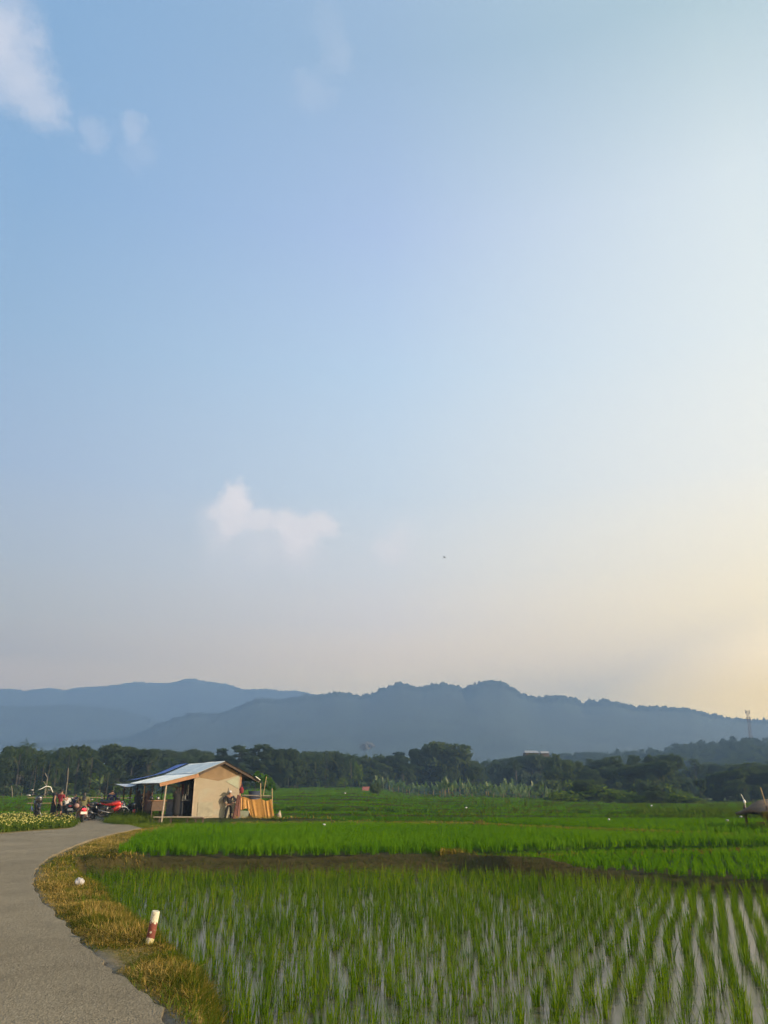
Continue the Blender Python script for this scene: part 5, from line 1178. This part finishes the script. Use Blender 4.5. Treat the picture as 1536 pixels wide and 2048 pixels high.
# ------------------------------------------------------------------ motorbikes
def motorbike(loc, rz, label, paint, seatm='black', fender=None, lit=False, plate=True, sport=False, rimm='steel'):
    t = empty('motorbike', loc, rz, label, 'motorbike', 'motorbikes parked round the stall')
    for x in (0.62, -0.62):
        mb = MB(); mb.ring((x, 0, 0.29), (0, 1, 0), 0.235, 0.055, 24, 8); ty = mb.build('tyre', M['rubber'], t, True)
        mb = MB(); mb.ring((x, 0, 0.29), (0, 1, 0), 0.185, 0.016, 24, 6); mb.tube([(x, -0.05, 0.29), (x, 0.05, 0.29)], 0.05, 10)
        for k in range(5): a = k * 1.2566; mb.tube([(x, 0, 0.29), (x + 0.185 * math.cos(a), 0, 0.29 + 0.185 * math.sin(a))], 0.014, 5)
        mb.build('rim', M[rimm], ty)
    P_ = M[paint]; F_ = M[fender or paint]
    for x in (0.62, -0.62):
        mb = MB(); n_ = 10; vs = []; fs = []
        for i in range(n_):
            a = R(15 + 140 * i / (n_ - 1)) if x > 0 else R(25 + 120 * i / (n_ - 1))
            for r_, yy in ((0.32, -0.075), (0.345, 0), (0.32, 0.075)): vs.append((x + r_ * math.cos(a), yy, 0.29 + r_ * math.sin(a)))
        for i in range(n_ - 1):
            for j in range(2): fs.append((i * 3 + j, i * 3 + j + 1, i * 3 + j + 4, i * 3 + j + 3))
        mb.add(vs, fs); f_ = mb.build('fender', F_ if x > 0 else M['black'], t, True); so_ = f_.modifiers.new('thickness', 'SOLIDIFY'); so_.thickness = 0.008
    mb = MB()
    for sy in (-0.085, 0.085): mb.tube([(0.62, sy, 0.29), (0.42, sy * 0.9, 0.92)], 0.022, 7)
    mb.build('fork', M['steel'], t, True)
    # body: lofted fairings
    mb = MB()
    if sport:
        mb.tube([(-0.72, 0, 0.80), (-0.35, 0, 0.76), (0.05, 0, 0.80), (0.32, 0, 0.82), (0.50, 0, 0.74)], [0.05, 0.10, 0.15, 0.16, 0.07], 12, 0, True, 0.95)
        mb.tube([(0.45, 0, 0.72), (0.20, 0, 0.50), (-0.10, 0, 0.42)], [0.10, 0.15, 0.06], 12, 0, True, 0.8)
    else:
        mb.tube([(0.45, 0, 0.98), (0.48, 0, 0.80), (0.40, 0, 0.54), (0.20, 0, 0.38), (-0.12, 0, 0.36)], [0.09, 0.13, 0.12, 0.11, 0.10], 12, 0, True, 1.15)
        mb.tube([(-0.05, 0, 0.50), (-0.35, 0, 0.60), (-0.62, 0, 0.68), (-0.88, 0, 0.76)], [0.13, 0.17, 0.14, 0.06], 12, 0, True, 1.05)
    mb.build('body', P_, t, True)
    mb = MB(); mb.tube([(0.12, 0, 0.70 if not sport else 0.90), (-0.15, 0, 0.76 if not sport else 0.86), (-0.5, 0, 0.82 if not sport else 0.88), (-0.82, 0, 0.86 if not sport else 0.93)], [0.09, 0.12, 0.12, 0.06], 10, 0, True, 1.1); mb.build('seat', M[seatm], t, True)
    mb = MB(); mb.box((-0.15, 0, 0.36), (0.42, 0.24, 0.24)); mb.tube([(-0.05, 0.0, 0.3), (-0.6, 0.02, 0.3)], 0.05, 8); mb.build('engine', M['black'], t, bevel=0.02)
    mb = MB(); mb.tube([(0.0, -0.16, 0.26), (-0.5, -0.18, 0.34), (-0.85, -0.18, 0.44)], [0.03, 0.045, 0.05], 9); mb.build('exhaust', M['steel'], t, True)
    hb = 1.02
    mb = MB(); mb.tube([(0.28, -0.36, hb), (0.38, -0.18, hb - 0.03), (0.40, 0, hb - 0.06), (0.38, 0.18, hb - 0.03), (0.28, 0.36, hb)], 0.014, 7); mb.tube([(0.30, -0.36, hb), (0.27, -0.24, hb)], 0.02, 7); mb.tube([(0.30, 0.36, hb), (0.27, 0.24, hb)], 0.02, 7); mb.build('handlebar', M['black'], t, True)
    for sy in (-1, 1):
        mb = MB(); mb.tube([(0.36, sy * 0.24, hb), (0.34, sy * 0.34, hb + 0.17)], 0.008, 5); mb.ball((0.34, sy * 0.38, hb + 0.20), (0.02, 0.075, 0.045), 12, 6); mr = mb.build('mirror', M['steel'], t, True)
    mb = MB(); mb.ball((0.52, 0, 0.88), (0.06, 0.10, 0.075), 12, 8); mb.build('headlight', M['steel'], t, True)
    mb = MB(); mb.ball((-0.90, 0, 0.78), (0.05, 0.11, 0.05), 12, 6); mb.build('tail_light', M['taillight'] if lit else M['maroon'], t, True)
    if plate: mb = MB(); mb.box((-0.955, 0, 0.60), (0.012, 0.30, 0.12), 0, Matrix.Rotation(R(-12), 3, 'Y')); mb.build('number_plate', M['white'], t)
    mb = MB(); mb.tube([(-0.05, 0.12, 0.28), (-0.02, 0.24, 0.02)], 0.014, 6); mb.build('kickstand', M['steel'], t)
    return t
g_ = lambda px, y: spot(px, y)
mbk = motorbike(g_(77, 45.5), R(-62), 'dark motorbike facing the camera alone at the left with raised mirrors', 'black', plate=False)
mbk.scale = (1.15,) * 3
mb = MB(); mb.tube([(0.40, -0.12, 1.22), (0.42, 0.06, 1.30), (0.44, 0.22, 1.40), (0.44, 0.42, 1.36), (0.42, 0.55, 1.12)], 0.02, 6); mb.build('windscreen_rim', M['white'], mbk, True)
mb = MB(); mb.tube([(0.36, -0.30, 1.02), (0.34, -0.42, 1.0)], 0.01, 5); mb.ball((0.34, -0.5, 0.98), (0.02, 0.10, 0.06), 12, 6); mb.build('mirror', M['steel'], mbk, True)
motorbike(g_(134, 49.7), R(125), 'dark motorbike half hidden behind the flowering weeds', 'black')
motorbike(g_(150, 51.2), R(80), 'black motorbike ridden by the navy topped rider', 'black')
motorbike((RS[0], RS[1] + 0.05, RS[2]), R(113), 'red scooter seen from behind with glowing tail light and white plate', 'red', lit=True)
motorbike(g_(187, 47.0), R(-60), 'grey scooter facing the camera between the red scooter and the black bike', 'bluegrey', fender='maroon')
motorbike(g_(203, 45.5), R(62), 'black motorbike with a big dark rear mudguard beside the red sport bike', 'black')
rsp = motorbike(g_(228, 45.0), R(12), 'red sport motorbike standing side on with a white front mudguard', 'red', fender='white', sport=True)
rsp.scale = (0.9,) * 3
motorbike(g_(256, 46.2), R(-100), 'dark motorbike under the canopy edge with white mirrors', 'bluegrey')
motorbike(g_(271, 46.6), R(-75), 'black motorbike with a red front mudguard under the canopy', 'black', fender='red')
motorbike(g_(243, 49.6), R(-60), 'black motorbike parked behind the small child in pink', 'black')

# ------------------------------------------------------------------ things by the road
bp = at(296, 1899, -0.05); bt = at_dist(312, 1822, bp[1] - 0.02)
m = bpy.data.materials.new('flaking_bands'); b = NB(m); tcn = b.n('ShaderNodeTexCoord').outputs['Object']; zsep = b.n('ShaderNodeSeparateXYZ', {0: tcn}).outputs[2]
chip = b.noise(26, 4, tcn, 0.6); edge_ = b.n('ShaderNodeMath', {0: zsep, 1: b.n('ShaderNodeMath', {0: chip, 1: 0.10}, operation='MULTIPLY').outputs[0]}, operation='ADD').outputs[0]
LB = float(np.linalg.norm(bt - bp)); st_ = b.n('ShaderNodeMapRange', {0: edge_, 1: 0.05, 2: LB + 0.05}).outputs[0]
bands = b.n('ShaderNodeValToRGB', {0: st_}); cr = bands.color_ramp; cr.interpolation = 'CONSTANT'; cr.elements.new(0.5); cr.elements.new(0.7)
for e, (p, c) in zip(cr.elements, ((0, (0.42, 0.36, 0.10)), (0.22, (0.46, 0.42, 0.22)), (0.30, (0.16, 0.042, 0.030)), (0.75, (0.50, 0.47, 0.36)))): e.position = p; e.color = (*c, 1)
ck = b.ramp(b.noise(17, 3, tcn, 0.5), [(0.57, (0, 0, 0)), (0.60, (1, 1, 1))]); ck2 = b.ramp(b.noise(21, 3, tcn, 0.5), [(0.66, (0, 0, 0)), (0.69, (1, 1, 1))])
c = b.mix(ck, bands.outputs[0], (0.52, 0.49, 0.40)); c = b.mix(ck2, c, (0.10, 0.05, 0.035)); c = b.mix(0.35, c, b.mix(1.0, c, b.ramp(b.noise(8, 5, tcn), [(0.3, (0.5, 0.48, 0.42)), (0.7, (1.3, 1.3, 1.25))]), 'MULTIPLY'))
b.col(c); b.p.inputs['Roughness'].default_value = 0.85; b.bump(chip, 0.5, 0.01)
mb = MB(); mb.tube([(0, 0, -0.35), (0, 0, LB * 0.5), (0, 0, LB - 0.008), (0, 0, LB)], [0.046, 0.046, 0.045, 0.040], 20); o = mb.build('marker_post', m, None)
for p_ in o.data.polygons: p_.use_smooth = len(p_.vertices) == 4
o.location = tuple(bp); o.rotation_euler = Vector(tuple(bt - bp)).to_track_quat('Z', 'Y').to_euler()
tag(o, 'leaning round marker post with flaking red brown and white paint on the verge', 'post')
M['bagplastic'] = mat('crumpled_plastic', (0.30, 0.29, 0.30), 0.5, 0.2, 20)
# crumpled plastic bag in the ditch
bmx = _bm.new(); _bm.ops.create_icosphere(bmx, subdivisions=3, radius=0.085)
for v in bmx.verts:
    n_ = mathutils.noise.noise(v.co * 22) * 0.35 + mathutils.noise.noise(v.co * 9) * 0.5; v.co *= 1 + n_ * 0.7; v.co.z *= 1.0
me = bpy.data.meshes.new('plastic_bag'); bmx.to_mesh(me); bmx.free(); o = link('plastic_bag', me, M['bagplastic']); c = hit(159, 1776); o.location = (c[0], c[1] - 0.05, c[2] + 0.09); tag(o, 'crumpled white plastic bag caught on the ditch bank', 'plastic bag')
M['litter'] = mat('grey_plastic', (0.34, 0.35, 0.36), 0.7, 0.2, 8)
# scattered pale litter in the fields
for px, py, y, lb in ((1482, 1635, 0, 'pale plastic scrap lying among green weeds near the thatched hut'), (1455, 1642, 0, 'small white rag in the dark weeds left of the thatched hut'), (1218, 1640, 0, 'grey white bundle on the bund in the middle fields'), (932, 1617, 0, 'tiny white bag on the far green terrace'), (690, 1588, 0, 'white bird like speck on the terrace near the rusty shelter'), (648, 1651, 0, 'white scrap on the brown bund behind the bright paddy'), (1303, 1613, 0, 'small white sack below the spreading tree')):
    D_ = np.linspace(20, 260, 2000); d = raydir(px, py); hx = d[0] / d[1] * D_; zr_ = CAMH + d[2] / d[1] * D_; zg = ground(hx, D_); k = int(np.argmax(zr_ < zg + 0.25)) if (zr_ < zg + 0.25).any() else 1200
    bmx = _bm.new(); _bm.ops.create_icosphere(bmx, subdivisions=2, radius=0.0009 * D_[k] + 0.03)
    for v in bmx.verts: v.co *= 1 + 0.6 * mathutils.noise.noise(v.co * 12 + Vector((px, 0, 0))); v.co.z *= 0.7
    me = bpy.data.meshes.new('litter'); bmx.to_mesh(me); bmx.free(); o = link('litter', me, M['litter']); o.location = (hx[k], D_[k], zg[k] + 0.28); tag(o, lb, 'litter')
# bamboo rail fence behind the motorbikes
yf = 56; a = at_dist(55, 1600, yf); b_ = at_dist(262, 1600, yf + 1); fz_ = gz((a[0] + b_[0]) / 2, yf)
fen = empty('rail_fence', ((a[0] + b_[0]) / 2, yf, fz_), 0, 'thin bamboo rail fence behind the parked motorbikes', 'fence'); L = b_[0] - a[0]
for z in (0.80, 1.15): mb = MB(); mb.tube([(-L / 2, 0, z), (0, 0.02, z + 0.03), (L / 2, 0, z - 0.02)], 0.028, 6); mb.build('rail', M['bamboo'], fen)
for k in range(5): x = -L / 2 + L * (k + 0.2) / 4.6; mb = MB(); mb.tube([(x, 0.04, -0.2), (x + 0.03, 0.04, 1.3)], 0.032, 6); mb.build('post', M['darkwood'], fen)
# thatched field hut at the right edge
yh = 34.0; c = at_dist(1552, 1620, yh); th_ = empty('thatched_hut', (c[0], c[1], gz(c[0], c[1])), R(6), 'low thatched field hut with sagging grey brown roof at the paddy edge', 'hut')
zt = at_dist(1530, 1606, yh)[2] - th_.location.z; zb = at_dist(1502, 1632, yh)[2] - th_.location.z
mb = MB(); nx, ny = 16, 8; vs = []; fs = []
for i in range(nx + 1):
    for j in range(ny + 1):
        u_ = i / nx; v_ = j / ny; x = -0.98 + 2.6 * u_; y = -0.9 + 1.8 * v_; r_ = 1 - abs(2 * v_ - 1) ** 1.3
        e_ = 1 - max(0, 1 - u_ / 0.22) ** 2 * 0.75
        vs.append((x + 0.05 * math.sin(9 * v_), y, zb + (zt - zb) * (0.15 + 0.85 * r_) * e_ + 0.03 * math.sin(13 * u_ + 7 * v_)))
for i in range(nx):
    for j in range(ny): a0 = i * (ny + 1) + j; fs.append((a0, a0 + ny + 1, a0 + ny + 2, a0 + 1))
mb.add(vs, fs); ro = mb.build('roof', M['thatch'], th_, True); th_.scale = (1.25, 1.2, 1.12); so_ = ro.modifiers.new('thickness', 'SOLIDIFY'); so_.thickness = 0.10
q = rng.uniform((-1.0, -0.95), (1.6, -0.75), (1400, 2)); V, F, T = blades(np.c_[q, np.full(len(q), zb + 0.12)], rng.uniform(-0.42, -0.12, len(q)), np.full(len(q), 0.02), rng.uniform(0, 0.4, len(q)), rng.uniform(0, 6.28, len(q)), rng.uniform(0.5, 1, len(q)), 2)
link('thatch_fringe', npmesh('thatch_fringe', V, F, False, {'tint': T}), M['dikeweed'], th_)
for x, y in ((-0.7, -0.7), (-0.7, 0.7), (1.3, -0.7), (1.3, 0.7)): mb = MB(); mb.tube([(x, y, -0.3), (x, y, zb + 0.3)], 0.045, 7); mb.build('post', M['darkwood'], th_)
mb = MB(); mb.tube([(-0.45, -0.3, zb), (-0.62, -0.35, zt + 0.42)], 0.02, 6); mb.build('pole', M['bamboo'], th_)
mb = MB(); mb.box((0.4, 0, 0.25), (1.6, 1.2, 0.06)); mb.build('platform', M['timber'], th_)
# bird scarer: white bag on a leaning stick
ys = 60; c0 = at_dist(1492, 1618, ys); sc_ = empty('bird_scarer', (c0[0], ys, gz(c0[0], ys)), 0, 'white bag tied to a leaning pale stick above the right field', 'bird scarer'); oo = sc_.location
p0 = Vector(tuple(at_dist(1490, 1608, ys))) - oo; p1 = Vector(tuple(at_dist(1488, 1600, ys))) - oo; p2 = Vector(tuple(at_dist(1482, 1588, ys))) - oo
mb = MB(); mb.tube([(p0.x + 0.05, 0, -0.2), tuple(p0), tuple(p1), tuple(p2)], [0.03, 0.028, 0.03, 0.02], 6); mb.build('stick', M['white'], sc_)
mb = MB(); mb.ball(tuple((p0 + p1) / 2 + Vector((0, 0, 0.02))), (0.10, 0.09, 0.15), 10, 8); mb.build('bag', M['white'], sc_, True)
# small rust-red shelter in the middle fields
yr = 150; c = at_dist(731, 1580, yr); sh_ = empty('field_shelter', (c[0], yr, gz(c[0], yr)), R(-12), 'small rusty red lean-to shelter on the far terrace', 'shelter')
z1 = at_dist(731, 1573, yr)[2] - sh_.location.z; mb = MB(); mb.slab([(-0.65, -0.7, z1 - 0.75), (0.65, -0.7, z1 - 0.75), (0.65, 0.6, z1), (-0.65, 0.6, z1)], 0.05); mb.build('roof', M['brick'], sh_)
mb = MB(); mb.box((-0.55, 0, (z1 - 0.4) / 2), (0.08, 1.2, z1 - 0.3)); mb.build('wall', M['darkwood'], sh_)
for x, y in ((-0.6, -0.6), (0.6, -0.6), (0.6, 0.5)): mb = MB(); mb.tube([(x, y, -0.3), (x, y, z1 - (0.7 if y < 0 else 0.1))], 0.05, 6); mb.build('post', M['darkwood'], sh_)
# houses among the trees
def house(px, ptop, pbot, wpx, y, rz, label, roof, wallm, hh=0.45):
    c = at_dist(px, pbot, y); z0 = c[2]; H_ = (pbot - ptop) / 1740 * y; Wd = wpx / 1540 * y * 0.94; Dp = Wd * 0.7
    t = empty('village_house', (c[0], y, z0), rz, label, 'house'); hw = H_ * hh
    mb = MB(); mb.box((0, 0, hw / 2 - 1.5), (Wd * 0.9, Dp * 0.9, hw + 3)); mb.build('wall', M[wallm], t)
    mb = MB(); x = Wd / 2; y_ = Dp / 2; r_ = H_; e_ = hw * 0.92
    mb.add([(-x, -y_, e_), (x, -y_, e_), (x, y_, e_), (-x, y_, e_), (-x * .92, 0, r_), (x * .92, 0, r_)], [(0, 1, 5, 4), (2, 3, 4, 5), (0, 4, 3), (1, 2, 5), (3, 2, 1, 0)]); mb.build('roof', M[roof], t)
    mb = MB(); mb.box((-Wd * 0.2, -Dp * 0.455, hw * 0.55), (Wd * 0.14, 0.06, hw * 0.45)); mb.build('window', M['black'], t)
    mb = MB(); mb.box((Wd * 0.12, -Dp * 0.455, hw * 0.42), (Wd * 0.12, 0.06, hw * 0.84)); mb.build('door', M['darkwood'], t)
    return t
house(228, 1547, 1570, 40, 150, R(5), 'pale house with a grey tiled roof among the dark trees behind the canopy', 'rooftile', 'plaster')
house(342, 1514, 1528, 34, 260, R(-10), 'house with a tan terracotta roof in the trees above the stall roof', 'terracotta', 'plaster')
house(1062, 1501, 1512, 30, 255, R(8), 'house with a long white sheet roof beyond the banana grove', 'whiteroof', 'darkwood', 0.6)
house(1089, 1502, 1512, 18, 258, R(8), 'smaller white roofed house right of the long white roof', 'whiteroof', 'darkwood', 0.6)
c = at_dist(735, 1492, 900); bmx = _bm.new(); _bm.ops.create_icosphere(bmx, subdivisions=4, radius=1.0)  # solid lump added for a smoke-like pale patch on the slope
for v in bmx.verts: v.co = Vector((v.co.x * 7.5, v.co.y * 5, v.co.z * 4.0 * (1 - 0.4 * v.co.x))) * (1 + 0.55 * mathutils.noise.noise(v.co * 2.2) + 0.3 * mathutils.noise.noise(v.co * 6))
me = bpy.data.meshes.new('pale_lump'); bmx.to_mesh(me); bmx.free(); o = link('pale_lump', me, mat('pale_lump_grey', (0.13, 0.125, 0.12), 0.95, 0.4, 0.3)); o.location = (c[0], c[1], c[2]); tag(o, 'pale hazy smoke-like outcrop on the slope above the middle trees', 'lump')
# bare pale poles in front of the left trees
for i, (px, p0, p1, dx, lb) in enumerate(((135, 1561, 1536, 2, 'straight pale pole standing before the trees left of the canopy'), (95, 1556, 1546, -5, 'leaning pale stick in front of the left trees'), (25, 1590, 1572, -2, 'short pale post at the edge of the left field'), (92, 1570, 1563, -5, 'small tilted pale stick in front of the left trees'))):
    a = at_dist(px, p0, 118); b_ = at_dist(px + dx, p1, 118); mb = MB(); g1 = gz(a[0], 118); mb.tube([(a[0], 118, g1 - 0.3), tuple(a), tuple(b_)], [0.07, 0.07, 0.05], 7); tag(mb.build('bare_pole', M['palebark']), lb, 'pole')
# mast on the wooded hill
ym = 600; c = at_dist(1500, 1476, ym); top = at_dist(1494, 1421, ym); ms = empty('lattice_mast', tuple(c), 0, 'tall lattice radio mast standing on the wooded hill', 'mast'); Hm = top[2] - c[2]; dxm = (top[0] - c[0])
M['mast'] = mat('mast_paint', (0.14, 0.09, 0.08), 0.7, 0.2, 2)
mb = MB()
for sx, sy in ((-1, -1), (1, -1), (0, 1)): mb.tube([(sx * 1.3, sy * 1.1, -6), (dxm + sx * 0.55, sy * 0.5, Hm)], [0.17, 0.14], 5)
for k in range(14):
    f0, f1 = k / 14, (k + 1) / 14; q0 = 1.3 - 0.75 * f0; q1 = 1.3 - 0.75 * f1
    mb.tube([(dxm * f0 - q0, -q0 * .9, Hm * f0), (dxm * f1 + q1, -q1 * .9, Hm * f1)], 0.09, 4); mb.tube([(dxm * f0 + q0, -q0 * .9, Hm * f0), (dxm * f1 - q1, -q1 * .9, Hm * f1)], 0.09, 4)
mb.build('tower', M['mast'], ms)
mb = MB()
for k, (x, z) in enumerate(((-1.3, 0), (1.5, -0.4), (-1.1, -5), (1.2, -5))): mb.box((dxm + x, -0.4, Hm + z - 1), (0.5, 0.4, 2.6))
mb.build('antenna', M['mast'], ms)
# bird high in the sky
c = at_dist(889, 1115, 150); mb = MB(); mb.tube([(0, -0.28, 0), (0, -0.1, 0.02), (0, 0.12, 0), (0, 0.3, 0)], [0.02, 0.09, 0.08, 0.02], 8)
for s_ in (-1, 1): mb.slab([(0, -0.12, 0.02), (s_ * 0.3, -0.16, 0.18), (s_ * 0.55, 0.05, 0.08), (s_ * 0.28, 0.06, 0.14), (0, 0.1, 0.02)], 0.012)
o = mb.build('bird', M['black'], None); o.location = tuple(c); o.rotation_euler = (0, 0, R(50)); tag(o, 'tiny dark bird flying alone in the open sky', 'bird')
